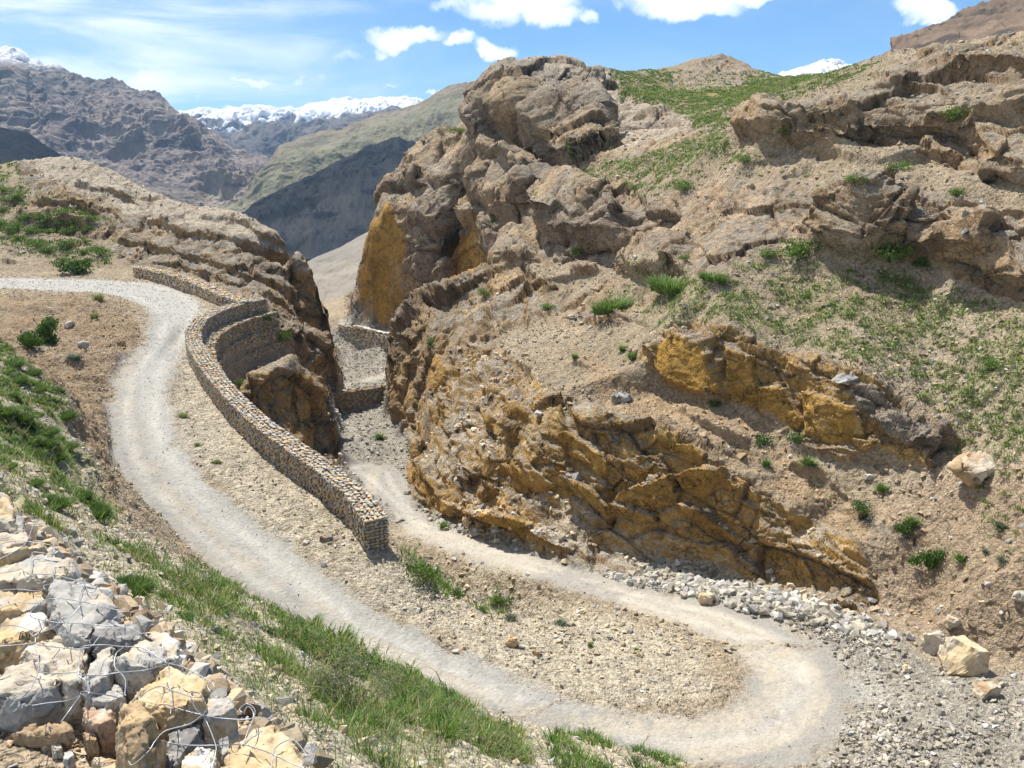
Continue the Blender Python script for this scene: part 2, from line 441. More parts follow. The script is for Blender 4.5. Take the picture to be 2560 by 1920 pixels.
SD_UP = plan_sd(road_plan(ROAD[:22]))
SD_HP = plan_sd(road_plan(ROAD[21:27]))
SD_LO = plan_sd(road_plan(ROAD[26:] + LOW))
FARROAD = [PZ(640,848,-21.8)[:2], PZ(700,838,-21.8)[:2], PZ(835,812,-21.8)[:2], PZ(900,798,-21.8)[:2], PZ(900,784,-22)[:2], PZ(835,800,-22)[:2], PZ(700,824,-22)[:2], PZ(640,836,-22)[:2]]
FAR2 = [PZ(735,696,-20.8)[:2], PZ(800,711,-20.8)[:2], PZ(860,726,-20.9)[:2], PZ(920,736,-20.9)[:2], PZ(920,722,-20.9)[:2], PZ(862,716,-20.9)[:2], PZ(800,704,-20.8)[:2], PZ(745,691,-20.8)[:2], PZ(728,689,-20.8)[:2]]
SD_F = np.maximum(plan_sd(FARROAD, 3), plan_sd(FAR2, 3))
SD_ROAD = np.maximum(np.maximum(SD_UP, SD_HP), np.maximum(SD_LO, SD_F))
ROADM = sstep(-.45, .45, SD_ROAD + .25 * WN1 + .42 * WN2 + .25 * WN3)

# ------------------------------------------------------------------ rock regions
R_BULGE = [(832,800),(838,760),(862,702),(905,655),(1000,596),(1060,562),(1130,585),(1235,635),(1200,690),(1110,715),(1010,745),(960,800),(930,860),(905,925),(880,930),(850,910)]
R_LOW = [(905,930),(930,850),(960,790),(1015,745),(1090,755),(1190,842),(1300,882),(1420,925),(1560,1003),(1700,1090),(1850,1170),(1905,1290),(1880,1345),(1750,1305),(1640,1262),(1560,1215),(1470,1205),(1350,1240),(1262,1232),(1150,1195),(1020,1156),(955,1122),(888,1085),(880,1000)]
R_UP = [(1385,775),(1440,712),(1560,692),(1690,752),(1860,785),(1965,880),(2070,945),(2060,995),(1985,1010),(1900,965),(1820,1000),(1730,950),(1640,885),(1545,868),(1440,825)]
R_CRAG = [(745,705),(755,480),(870,335),(1030,255),(1025,200),(1100,165),(1300,140),(1340,200),(1500,262),(1525,300),(1400,335),(1215,375),(1330,410),(1470,450),(1480,570),(1380,600),(1240,560),(1140,575),(1060,568),(850,720)]
R_UR = [(1588,275),(1650,232),(1850,195),(1990,110),(2300,50),(2300,420),(2100,390),(1950,335),(1800,325),(1600,315)]
R_MR = [(1750,470),(1790,405),(1900,392),(2100,430),(2300,470),(2300,690),(2130,630),(2020,570),(1900,562),(1780,545)]
R_SLAB = [(1430,420),(1560,385),(1760,400),(1740,520),(1500,600),(1390,560)]
R_KNOLL = [(1420,190),(1460,155),(1560,115),(1640,150),(1600,190),(1500,196)]
R_LEFT = [(30,350),(150,330),(245,348),(300,395),(400,434),(520,455),(640,515),(700,620),(725,760),(735,832),(680,815),(640,745),(575,690),(545,645),(430,600),(300,572),(235,545),(255,480),(150,455),(60,400)]
R_LSTRIP = [(20,440),(60,430),(260,470),(230,520),(150,510),(40,480)]
R_SPUR = [(500,840),(540,800),(620,800),(690,800),(735,910),(730,1012),(640,1000),(520,880)]
R_SPUR2 = [(600,720),(650,690),(690,740),(700,800),(640,790)]
R_B1 = [(1420,900),(1560,960),(1680,985),(1640,1000),(1500,965),(1420,930)]
R_B2 = [(1790,1085),(1900,1120),(2000,1160),(1980,1190),(1880,1140)]

# fresh, smooth ochre faces
F_WALL = [(772,640),(800,475),(845,455),(882,520),(862,670),(835,702),(775,700)]
F_ALC = [(965,540),(1010,488),(1052,540),(1052,572),(1005,605),(965,622)]
F_UPF = [(1425,775),(1480,742),(1535,762),(1560,850),(1530,862),(1455,820)]
F_UPF2 = [(1640,830),(1720,850),(1840,880),(1890,950),(1830,985),(1730,940),(1640,880)]
F_LOWF = [(1470,1090),(1540,1020),(1620,1075),(1760,1150),(1850,1210),(1840,1280),(1720,1240),(1600,1190),(1500,1150)]

def zf(*l): return [(820.8 + x * .3516, 648 + y * .3516) for x, y in l]
FACES = [  # overhanging fresh faces: outline, height, freshness
 (zf((570,1400),(650,1370),(800,1395),(900,1375),(980,1430),(1060,1530),(1100,1600),(1000,1575),(900,1535),(800,1495),(650,1465),(580,1440)), .9, .9),
 (zf((505,1300),(560,1280),(650,1320),(570,1390),(520,1380)), .6, .7), (zf((415,1210),(480,1195),(525,1290),(500,1345),(425,1340)), .6, .7),
 (zf((1135,840),(1190,815),(1300,885),(1395,1000),(1395,1075),(1280,1015),(1150,965)), .8, .95),
 (zf((735,1050),(800,1015),(895,1075),(905,1130),(830,1100),(770,1110)), .6, .8),
 (zf((1500,1180),(1680,1100),(1845,1065),(1835,1265),(1750,1310),(1600,1290),(1440,1245)), .9, .7),
 (zf((1685,785),(1830,845),(2015,960),(1990,995),(1850,925),(1735,855)), .6, .9),
 (zf((1845,1085),(1950,1045),(2130,1060),(2210,1200),(2100,1190),(2000,1240),(1890,1190)), .8, .75),
 (zf((1150,1120),(1200,1095),(1400,1245),(1560,1285),(1705,1340),(1690,1405),(1600,1390),(1470,1330),(1300,1235)), .8, .6),
 (zf((330,400),(400,375),(440,450),(385,545),(285,585),(290,500)), .6, .9),
 (zf((640,660),(700,700),(850,800),(890,860),(850,870),(720,800),(650,720)), .6, .3),
 (zf((780,690),(880,660),(960,720),(920,790),(800,760)), .6, .5), (zf((1050,740),(1120,700),(1160,780),(1100,900),(1040,860)), .6, .6),
 (zf((1900,1250),(2050,1330),(2200,1440),(2200,1500),(2050,1430),(1880,1330)), .6, .6),
 (zf((170,830),(200,800),(240,900),(210,1010),(180,960)), .5, .8), (zf((205,1010),(250,980),(330,1080),(400,1150),(390,1250),(280,1200),(200,1120)), .6, .35),
 ([(1640,835),(1700,838),(1735,900),(1700,935),(1640,885)], .5, .9), ([(1745,845),(1850,880),(1870,940),(1800,960),(1740,930)], .45, .85), ([(1845,945),(1930,965),(1990,985),(1950,1010),(1850,990)], .5, .8),
 ([(1570,755),(1620,770),(1640,860),(1600,870),(1568,850)], .6, .6),
]
LUMPS = [  # outline, height, feather px, d0, d1
 ([(1034,240),(1048,214),(1100,186),(1200,172),(1295,200),(1330,330),(1245,368),(1205,352),(1135,292),(1085,268),(1050,292)], 4.2, 16, 100, 160),
 ([(1044,262),(1080,300),(1120,330),(1190,380),(1175,400),(1100,350),(1040,300)], 1.6, 12, 95, 160),
 ([(888,345),(950,302),(1030,290),(1080,312),(1140,345),(1182,392),(1140,478),(1060,452),(1000,402),(900,400)], 2.4, 22, 90, 150),
 ([(1148,402),(1200,388),(1290,420),(1365,455),(1345,512),(1262,522),(1180,494),(1146,452)], 2.4, 14, 70, 120),
 ([(830,410),(880,372),(990,400),(1040,470),(960,500),(880,470),(830,470)], 1.6, 18, 100, 150),
 (F_ALC, -1.1, 9, 100, 140),
 ([(960,1075),(1050,1118),(1150,1138),(1285,1190),(1272,1230),(1150,1192),(1020,1152),(958,1118)], .75, 8, 35, 60),
 ([(1400,770),(1450,722),(1540,742),(1570,850),(1530,866),(1450,826)], .9, 10, 40, 60),
 ([(1880,900),(1960,885),(2066,950),(2056,985),(1960,975),(1900,940)], .7, 9, 30, 50),
 ([(1592,280),(1650,240),(1720,255),(1800,262),(1850,240),(1880,300),(1800,318),(1650,310)], 1.5, 10, 55, 100),
 ([(1850,255),(1960,240),(2100,250),(2212,240),(2300,240),(2300,315),(2100,300),(1900,300)], 1.3, 9, 50, 80),
 ([(1760,470),(1800,412),(1900,402),(1960,450),(1940,540),(1860,552),(1790,535)], 1.3, 12, 45, 65),
 ([(1950,500),(2050,470),(2150,480),(2140,560),(2040,575),(1960,555)], 1.0, 10, 42, 60),
 ([(2060,560),(2150,520),(2300,520),(2300,660),(2150,620)], 1.0, 10, 38, 60),
 ([(1340,560),(1430,500),(1480,520),(1470,590),(1390,605)], 1.0, 10, 60, 80),
 ([(2085,300),(2212,270),(2300,270),(2300,410),(2150,380)], 1.3, 10, 40, 70),
 ([(838,800),(850,730),(905,665),(960,640),(930,720),(905,800),(890,900),(850,900)], .4, 16, 60, 95),
 ([(1040,470),(1110,480),(1160,545),(1130,575),(1070,565),(1045,520)], 1.2, 12, 80, 120),
]
LIFT = np.zeros(SH, np.float32)
for poly, h, f, d0, d1 in LUMPS:
    m = pmask(poly, f, d0, d1, soft=True)
    LIFT += m * h
FRESH = np.zeros(SH, np.float32)
for poly, h, fr in FACES:
    m = pmask(poly, 4, 28, 80, soft=True)
    vv = np.array(poly)[:, 1]; tt = np.clip((vv.max() - GV) / (vv.max() - vv.min()), 0, 1)
    LIFT += m * h * (.15 + 1.1 * tt)
    # the top of the face carries on into the ledge behind it
    FRESH = np.maximum(FRESH, m * fr)
def step_line(pts, h, up, d0=25, d1=110):
    """bedding step: the side above the line stands out by h and fades over 'up' image pixels"""
    global LIFT
    p = np.array(pts, float); lo = p.min(0) - up - 30; hi = p.max(0) + up + 30
    m = (GU > lo[0]) & (GU < hi[0]) & (GV > lo[1]) & (GV < hi[1]) & (GY > d0) & (GY < d1)
    if not m.any(): return
    u = GU[m]; v = GV[m] + 12 * WN1[m] + 90 / GD[m] * WN2[m] + 60 / GD[m] * WN3[m]
    yl = np.interp(u, p[:, 0], p[:, 1]); sd = yl - v
    ends = sstep(p[0, 0] - 5, p[0, 0] + 30, u) * (1 - sstep(p[-1, 0] - 30, p[-1, 0] + 5, u))
    LIFT[m] += h * ends * np.where(sd > 0, 1 - sstep(0, up * 1.5, sd), sstep(-4, 0, sd)) * (.45 + .75 * sstep(-.4, .4, WN1[m] + .4 * WN2[m]))
for pts, h, up in (([(1450,880),(1510,915),(1560,945),(1620,970)], .5, 30), ([(1690,1010),(1780,1040),(1850,1085)], .45, 30), ([(1230,780),(1300,800)], .35, 20), ([(1520,735),(1600,760),(1680,775)], .4, 20),
  ([(1995,165),(2150,160),(2260,165)], .8, 25), ([(1880,190),(1980,180),(2060,205)], .8, 22), ([(1780,345),(1950,350),(2080,345)], .7, 22), ([(1650,380),(1740,372),(1820,378)], .5, 18), ([(1900,130),(2000,120),(2080,110)], .7, 15),
  ([(1960,238),(2060,226),(2160,240)], .9, 18), ([(2000,290),(2120,270),(2250,280)], .8, 22), ([(1620,345),(1740,338),(1860,330)], .5, 14), ([(1840,430),(1930,425),(2010,445)], .5, 18), ([(2050,470),(2130,462),(2230,480)], .8, 22), ([(1700,255),(1790,268),(1870,255)], .8, 22),
  ([(1930,500),(2010,520),(2090,530)], .7, 20), ([(1790,500),(1850,515),(1900,540)], .6, 22), ([(1240,700),(1330,690),(1430,700)], .3, 20), ([(1330,590),(1420,600),(1500,590)], .5, 25), ([(1150,610),(1230,600),(1300,585)], .5, 22),
  ([(60,455),(160,450),(230,470)], .9, 18), ([(40,470),(130,490),(200,500)], .8, 18), ([(150,400),(230,410),(300,440)], .6, 14), ([(300,470),(400,500),(520,520),(620,560)], .9, 18), ([(250,520),(380,545),(500,575),(610,620)], .9, 22), ([(380,575),(480,600),(560,630),(650,690)], .8, 22), ([(420,470),(520,480),(610,530)], .6, 14)):
    step_line(pts, h, up, 25, 130)

# resample the columns so that the new steps carry enough points
G1 = G + N0 * LIFT[..., None]
def resample(G0_, G1_, extra):
    u, v, dep = project(G1_)
    dv = np.abs(np.diff(v, axis=1)) / FOC
    d3 = np.linalg.norm(np.diff(G1_, axis=1), axis=-1)
    dist = np.linalg.norm(G1_[:, 1:], axis=-1)
    w = dv * .9 + .28 * d3 / dist
    w = np.minimum(w, .05)
    w = (w + np.roll(w, 1, 0) + np.roll(w, -1, 0)) / 3
    w *= np.where(VIS0[:, 1:], 1, .12)
    S = np.concatenate([np.zeros((NA, 1)), np.cumsum(w, axis=1)], 1)
    idx = np.zeros((NA, NROW))
    ar = np.arange(S.shape[1])
    for i in range(NA):
        idx[i] = np.interp(np.linspace(0, S[i, -1], NROW), S[i], ar)
    idx = blur0(blur(idx.astype(np.float32), 1), 3)
    j = np.clip(idx.astype(int), 0, S.shape[1] - 2); f = (idx - j)[..., None]; ii = np.arange(NA)[:, None]
    tk = lambda A: A[ii, j] * (1 - f[..., :1] if A.ndim == 3 else 1 - f[..., 0]) + A[ii, j + 1] * (f if A.ndim == 3 else f[..., 0])
    return [tk(A) for A in [G0_, G1_] + extra]
_r0 = G1[..., 2] / G1[..., 1]
VIS0 = _r0 >= np.maximum.accumulate(_r0, axis=1) - .012
Gb, G, FRESH, WN1, WN2, WN3, WN4, SD_UP, SD_HP, SD_LO, SD_F, SD_ROAD, ROADM = resample(G, G1, [FRESH, WN1, WN2, WN3, WN4, SD_UP, SD_HP, SD_LO, SD_F, SD_ROAD, ROADM])
SH = G.shape[:2]
GU, GV, GD = project(Gb); GY = Gb[..., 1]
pflat = G.reshape(-1, 3)
N0 = grid_normals(G)
for k in range(3): N0[..., k] = blur(N0[..., k], 3)
N0 /= np.linalg.norm(N0, axis=-1, keepdims=True)
UJ = GU + 14 * WN2 + 6 * WN3
VJ = GV + 14 * np.roll(WN2, 37, 0) + 6 * np.roll(WN3, 37, 1)
DISP = np.zeros(SH, np.float32)

def bedframe(nrm, tr):
    nrm = np.array(nrm, float); nrm /= np.linalg.norm(nrm)
    tr = np.array(tr, float); tr -= nrm * tr.dot(nrm); tr /= np.linalg.norm(tr)
    return np.stack([tr, np.cross(nrm, tr), nrm])      # rows: along the trace, into the hill, across the beds

_trace = np.array(PD(1850, 1180, 36)) - np.array(PD(1060, 780, 63))
BED = bedframe(np.cross(_trace, (0.5, 0.8, -.25)), _trace)
if BED[2, 2] < 0: BED[2] *= -1
BEDU = bedframe((0.25, -0.15, 1.0), (1, 0.3, -.2))
BEDC = bedframe((-.35, -.2, 1.0), (1, -.5, .2))
BEDL = bedframe((.45, -.25, 1.0), (1, .2, -.45))

ROCK = np.zeros(SH, np.float32)
EDGE = np.zeros(SH, np.float32)      # fissures
CR = np.full(SH, .5, np.float32)     # per block random
CR2 = np.full(SH, .5, np.float32)

def rock_region(poly, S, amp, bed, d0, d1, stretch=(0.75, 0.85, 1.3), feather=9, ledge=0.0, calm=None, patch=None, fis=.14, rough=1.0):
    M = pmask(poly, feather, d0, d1)
    if patch is not None:
        M = M * sstep(patch - .22, patch + .22, WN1 * .8 + .5 * WN2 + .25)
    M2 = M * (1 - 0.8 * calm) if calm is not None else M
    sel = M > 0.003
    if not sel.any(): return
    wv = np.stack([fbm(G[sel] / S * .35, 3, off=o) for o in (3, 60, 120)], -1)
    p = G[sel] @ bed.T * np.array(stretch) / S + wv * .4
    h1, f1, e1, c1 = facet(p * .30, 5)
    h2, f2, e2, c2 = facet(p * .85, 15)
    h3, f3, e3, c3 = facet(p * 2.1, 25)
    h4, f4, e4, c4 = facet(p * 5.0, 35)
    h5, f5, e5, c5 = facet(p * 11.0, 45)
    fb = fbm(G[sel] / S * .7, 3, off=200, gain=.5)
    d = 1.0 * h1 + .42 * h2 + rough * (.17 * h3 + .075 * h4 + .03 * h5) + .22 * fb
    d -= fis * 1.6 * (1 - sstep(0, .05, e1)) + fis * (1 - sstep(0, .06, e2)) + .5 * fis * (1 - sstep(0, .08, e3))
    if ledge:
        bn = G[sel] @ bed[2]
        t = bn / (S * 1.9) + wv[:, 0] * .7 + wv[:, 1] * .4 + c1 * .5
        fr = t - np.floor(t)
        d += ledge * (sstep(.0, .9, fr) * (1 - sstep(.94, 1.0, fr)) - .35) * (.3 + 1.1 * c2)
        t = bn / (S * .62) + wv[:, 0] * 1.6 + c2 * .9
        fr = t - np.floor(t)
        d += .26 * ledge * (sstep(.0, .88, fr) * (1 - sstep(.92, 1.0, fr)) - .35) * (.2 + 1.3 * c3)
    m = M2[sel]
    DISP[sel] += d * amp * S * m
    ROCK[sel] = np.maximum(ROCK[sel], M[sel])
    EDGE[sel] = np.maximum(EDGE[sel], m * np.maximum(1 - sstep(0, .07, e1), .7 * (1 - sstep(0, .08, e2))))
    CR[sel] = CR[sel] * (1 - m) + c2 * m
    CR2[sel] = CR2[sel] * (1 - m) + c3 * m

calm = np.zeros(SH, np.float32)
for f, a in ((F_WALL, 1), (F_ALC, .9), (F_UPF, .9)):
    calm = np.maximum(calm, pmask(f, 7) * a)
GREYSL = np.maximum.reduce([pmask([(40,340),(150,325),(240,342),(300,392),(400,432),(520,450),(640,512),(672,585),(600,570),(500,520),(400,495),(330,485),(250,440),(130,400)], 10, 80, 125), pmask([(1120,195),(1250,160),(1330,160),(1500,262),(1520,300),(1380,320),(1330,330),(1290,240)], 12, 95, 165),
  pmask(zf((830,1215),(1150,1205),(1400,1360),(1640,1430),(1900,1455),(2230,1610),(2230,1700),(1300,1680),(1010,1440)), 9, 28, 70), pmask(zf((270,855),(350,890),(450,1000),(530,1080),(500,1120),(400,1040),(300,960)), 6, 35, 75)])
calm = np.maximum(calm, np.maximum(FRESH * .85, GREYSL * np.where(GY > 95, np.where(GU > 900, .15, .62), .62)))

rock_region(R_BULGE, 2.0, .42, BED, 55, 95, ledge=.12, calm=calm, fis=.12, rough=1.3)
rock_region(R_LOW, 1.15, .50, BED, 28, 78, stretch=(.6, .8, 1.4), ledge=.30, calm=calm, rough=1.0, fis=.10)
rock_region(R_UP, 1.1, .48, BED, 33, 60, ledge=.32, calm=calm, rough=1.2)
rock_region(R_CRAG, 3.4, .34, BEDC, 68, 170, stretch=(.7, .85, 1.2), ledge=.14, calm=calm, fis=.16, rough=.95)
rock_region(R_UR, 2.0, .34, BEDU, 48, 110, stretch=(.45, .7, 1.6), ledge=.36, patch=.0, rough=.95)
rock_region(R_MR, 1.8, .36, BEDU, 36, 66, stretch=(.5, .7, 1.5), ledge=.32, patch=-.05, rough=.95)
rock_region(R_SLAB, 1.3, .26, BEDU, 50, 85, stretch=(.35, .6, 1.8), ledge=.3, feather=20)
rock_region(R_KNOLL, 2.0, .3, BEDU, 100, 190, patch=.1)
rock_region(R_LEFT, 1.6, .40, BEDL, 62, 125, stretch=(.6, .75, 1.5), ledge=.34, fis=.14, calm=calm, rough=1.2)
rock_region(R_LSTRIP, 1.2, .42, BEDL, 62, 125, stretch=(.6, .7, 1.5), ledge=.3, patch=.05)
rock_region(R_SPUR, 1.6, .45, BEDL, 50, 70, ledge=.1)
rock_region(R_SPUR2, 1.4, .42, BEDL, 62, 92)
rock_region(R_B1, .6, .5, BED, 36, 55, ledge=.4)
rock_region(R_B2, .6, .5, BED, 30, 45, ledge=.4)
# half-buried ribs of rock showing through the scree
R_RIB = [(1300,380),(1560,420),(1760,330),(2212,430),(2212,480),(1750,560),(1500,640),(1330,720),(1150,700),(1200,600)]
rock_region(R_RIB, .9, .40, BEDU, 42, 95, stretch=(.5, .7, 1.7), ledge=.5, feather=25, patch=.32)
rock_region([(1250,800),(1420,890),(1640,900),(1900,1130),(1900,1300),(1700,1110),(1420,930)], .6, .4, BED, 30, 60, ledge=.4, feather=20, patch=.45)
rock_region([(-100,360),(240,440),(300,580),(-100,580)], 1.0, .45, BEDL, 62, 125, ledge=.5, feather=20, patch=.42)
rock_region([(1900,1180),(2212,1050),(2300,1450),(2050,1400)], .5, .4, BED, 24, 38, feather=30, patch=.55)

# loose ground relief everywhere else
LOOSE = (1 - ROCK) * (1 - ROADM)
near = sstep(30, 6, GY)
CUT = pmask([(-400,640),(200,640),(262,655),(310,720),(240,830),(232,1000),(265,1140),(200,1090),(140,900),(120,830),(0,745),(-400,700)], 12, 18, 75)
RUT = np.exp(-((np.maximum(SD_UP, SD_LO) - .85) / .28) ** 2) + np.exp(-((SD_HP - 1.6) / .5) ** 2)
DISP -= ROADM * .035 * RUT
ISL = pmask([(830,1200),(1000,1270),(1250,1310),(1500,1400),(1560,1500),(1300,1530),(1050,1430),(800,1300),(760,1250)], 25, 18, 45)
DISP += LOOSE * (1 + 2.4 * CUT - .5 * ISL) * (.08 * WN2 + .05 * WN3 + .25 * WN1 * sstep(3, 12, GY)) * np.where(GY < 6, .5, 1)
DISP += ROADM * (.03 * WN2 + .012 * WN3)
sel = LOOSE > .05
lr = np.zeros(SH, np.float32)
hh, ff, ee, cc = facet(G[sel] * 2.4, 300)
lr[sel] = hh * .06
CR[sel] = CR[sel] * ROCK[sel] + cc * (1 - ROCK[sel])
DISP += lr * LOOSE * sstep(5, 14, GY)

PF = G + N0 * DISP[..., None]
# keep the outer rim and the road edge clean
NF = grid_normals(PF)
SLOPE = NF[..., 2]

# ------------------------------------------------------------------ ground colours (real surface colours, no light)
def mixc(C, col, m):
    m = m[..., None]
    return C * (1 - m) + np.array(col) * m
R1 = RNG.random(SH).astype(np.float32)
C = np.zeros(SH + (3,)) + np.array((.345, .278, .198))
C = mixc(C, (.40, .335, .25), sstep(-.2, .5, WN1))
C = mixc(C, (.37, .34, .30), sstep(.05, .6, WN4 + .5 * WN2) * .6)
# gravel by the roads, in the gorge and below the hairpin
gr = np.maximum.reduce([pmask([(1250,1215),(1500,1262),(1700,1310),(1900,1365),(2050,1440),(2400,1500),(2500,1800),(1600,1760),(1780,1640),(1850,1500),(1780,1395),(1620,1310),(1400,1285),(1260,1250)], 22),
  pmask([(700,800),(860,760),(890,950),(900,1100),(1030,1165),(1260,1235),(1400,1290),(1300,1300),(1000,1200),(830,1120),(720,1010)], 14, 40, 125),
  pmask([(690,700),(860,730),(860,830),(690,850)], 10, 100, 150), pmask([(690,880),(850,850),(900,960),(900,1100),(720,1100)], 8, 50, 96)])
C = mixc(C, (.335, .32, .29), gr * .85)
C = mixc(C, (.43, .415, .38), gr * sstep(.1, .5, WN2 + .4 * WN3) * .7)
rub = pmask([(880,1080),(960,1125),(1150,1192),(1262,1232),(1470,1205),(1640,1262),(1880,1345),(2000,1390),(1850,1380),(1600,1318),(1380,1270),(1180,1208),(940,1140)], 9, 28, 60)
C = mixc(C, (.46, .44, .395), rub * .8)
# brown soils
C = mixc(C, (.35, .262, .185), .7 * pmask([(1880,1100),(2000,1040),(2300,1000),(2400,1480),(2212,1430),(2000,1380),(1900,1330)], 40))
C = mixc(C, (.30, .212, .13), .85 * CUT * sstep(-.6, .1, WN2 + .5 * WN3))
C = mixc(C, (.40, .27, .15), .5 * pmask([(1250,760),(1420,850),(1640,900),(1880,1130),(1860,1180),(1560,1000),(1300,870)], 20))
C = mixc(C, (.485, .435, .35), .75 * pmask([(-400,640),(0,740),(140,870),(250,1130),(540,1300),(900,1490),(1480,1670),(1480,1900),(-400,1900)], 20, 3.5, 40))
C = mixc(C, (.485, .435, .35), .8 * pmask([(330,620),(450,660),(480,720),(430,790),(480,880),(600,1010),(720,1090),(830,1190),(980,1290),(860,1330),(560,1140),(400,960),(370,850),(400,740)], 18, 18, 75))
C = mixc(C, (.49, .44, .355), .85 * pmask([(830,1200),(1000,1270),(1250,1310),(1500,1400),(1560,1500),(1300,1530),(1050,1430),(800,1300),(760,1250)], 25, 18, 45))
C = mixc(C, (.44, .35, .25), .8 * pmask([(-400,1080),(100,1100),(600,1640),(500,1900),(-400,1900)], 8, 0, 5.2))
# thin green on grassy ground
GREEN_Z = [([(1310,150),(1420,150),(1560,120),(1700,165),(1900,135),(1900,190),(1700,215),(1620,235),(1540,300),(1460,255),(1340,205)], .36), ([(1210,370),(1400,320),(1560,290),(1600,320),(1480,380),(1420,420),(1300,400)], .5),
  ([(1280,640),(1500,560),(1900,560),(2060,640),(2212,680),(2300,950),(2150,960),(1980,830),(1700,730),(1560,690),(1440,705),(1250,690)], .42), ([(-300,370),(40,355),(240,460),(240,560),(100,560),(-300,470)], .35), ([(2020,120),(2212,80),(2300,120),(2212,150)], .5),
  ([(-400,760),(0,745),(140,880),(245,1130),(60,1090),(-400,1000)], .65), ([(60,1100),(260,1160),(520,1310),(760,1460),(1000,1590),(900,1800),(600,1640),(300,1300)], .42), ([(1620,100),(1700,160),(1330,150),(1560,110)], .3), ([(985,255),(1035,255),(1035,300),(985,290)], .5)]
GZ = np.zeros(SH, np.float32)
for poly, a in GREEN_Z:
    GZ = np.maximum(GZ, pmask(poly, 22) * a)
C = mixc(C, (.175, .20, .065), GZ * sstep(-.35, .35, WN2 + .5 * WN3) * (1 - ROCK) * (1 - ROADM))
C = mixc(C, (.36, .30, .07), .6 * pmask([(1330,200),(1450,185),(1620,190),(1700,205),(1560,225),(1400,215)], 12, 100, 170) * (1 - ROCK))
# rock colours: weathered grey-tan on ledges, fresh ochre where it broke away
steep = sstep(.80, .38, SLOPE)
rc = np.zeros(SH + (3,)) + np.array((.35, .312, .262))
rc = mixc(rc, (.405, .325, .232), sstep(-.15, .4, WN1 + .6 * (CR - .5)))
rc = mixc(rc, (.30, .285, .265), sstep(.15, .55, WN2 * .6 - .7 * (CR2 - .5)) * .7)
rc = mixc(rc, (.375, .26, .155), steep * (.8 - .38 * pmask(R_CRAG, 12, 68, 170)))
ochre = np.maximum.reduce([pmask(R_LOW, 12, 28, 78) * .8, pmask(R_UP, 12, 33, 60) * .8, pmask(R_SPUR, 10, 50, 70) * .7, pmask(R_LEFT, 10, 62, 125) * .28, pmask(R_BULGE, 14, 55, 95) * .35])
okm = ochre * sstep(-.30, .30, .4 * WN2 + .2 * WN3 + 1.3 * (steep - .42) + .4 * (CR - .5))
rc = mixc(rc, (.50, .325, .125), okm)
OC_N = fbm(pflat * np.array((.5, .5, .16)), 4, off=640).reshape(SH)
rc = mixc(rc, (.48, .305, .105), np.clip(np.maximum.reduce([pmask(f, 7) for f in (F_WALL, F_ALC, F_UPF)]) * 1.15, 0, 1) * sstep(-.7, .1, WN2 + .4))
rc = mixc(rc, (.50, .32, .115), FRESH * sstep(-.6, .1, .6 * WN2 + .5 * WN3 + .3))
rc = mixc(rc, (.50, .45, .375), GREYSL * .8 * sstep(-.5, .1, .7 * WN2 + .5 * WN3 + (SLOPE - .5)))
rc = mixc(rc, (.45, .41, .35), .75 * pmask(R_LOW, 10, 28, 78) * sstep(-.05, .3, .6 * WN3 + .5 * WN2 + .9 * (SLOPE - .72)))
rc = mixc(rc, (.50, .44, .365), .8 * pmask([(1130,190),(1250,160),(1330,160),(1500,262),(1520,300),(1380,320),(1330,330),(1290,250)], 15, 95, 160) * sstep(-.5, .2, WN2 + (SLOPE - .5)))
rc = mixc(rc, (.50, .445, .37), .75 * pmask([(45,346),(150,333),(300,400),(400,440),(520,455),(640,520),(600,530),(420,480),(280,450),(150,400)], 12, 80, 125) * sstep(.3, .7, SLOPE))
rc = mixc(rc, (.50, .385, .28), .6 * pmask(R_SLAB, 20, 50, 85) * sstep(-.2, .3, WN2))
rc = mixc(rc, (.27, .26, .25), .75 * pmask([(1830,800),(1960,880),(2070,950),(2050,1000),(1930,960),(1850,880)], 12, 30, 50))
# dark mineral staining on the crag faces
st = sstep(.05, .5, fbm(pflat * np.array((.30, .30, .06)), 3, off=500).reshape(SH) + .35 * WN2) * sstep(.75, .45, SLOPE)
rc = mixc(rc, (.17, .115, .075), .7 * st * np.maximum(pmask(R_CRAG, 12, 68, 170), pmask(R_LEFT, 10, 62, 125) * .6) * (1 - .6 * calm))
om = np.maximum(np.maximum.reduce([pmask(f, 7) for f in (F_WALL, F_ALC, F_UPF)]), FRESH)
rc = mixc(rc, (.29, .175, .07), om * .75 * sstep(.02, .4, OC_N + .25 * WN2))
rc = mixc(rc, (.52, .41, .26), om * .5 * sstep(.1, .45, -OC_N + .25 * WN3))
rc = mixc(rc, (.20, .15, .11), .55 * EDGE)
C = C * (1 - ROCK[..., None]) + rc * ROCK[..., None]
# road surface
rd = np.zeros(SH + (3,)) + np.array((.315, .302, .275))
lowroad = sstep(-.3, .3, np.maximum(SD_LO, SD_HP))
rd = mixc(rd, (.30, .282, .252), lowroad)
rd = mixc(rd, (.40, .387, .36), .7 * np.maximum(lmask([(0,612),(250,622),(380,645),(410,690),(365,740),(335,800),(338,880),(352,950),(392,1020),(455,1095),(535,1165),(645,1245),(765,1335),(885,1405),(1005,1455),(1155,1525),(1300,1562),(1480,1585)], 48, 18, 90), lmask([(1000,1440),(1150,1515),(1300,1555),(1480,1580)], 60, 15, 40)))
rd = mixc(rd, (.44, .375, .285), .6 * lmask([(300,760),(262,850),(285,960),(350,1060),(430,1140),(520,1220),(660,1300),(800,1400),(960,1470),(1120,1540),(1300,1590)], 34, 15, 60) * sstep(-.3, .3, WN2))
rd = mixc(rd, (.24, .238, .23), .7 * lmask([(250,850),(258,930),(290,1010),(350,1085),(420,1145),(500,1210)], 22, 20, 60) * sstep(-.25, .3, WN3 + WN2))
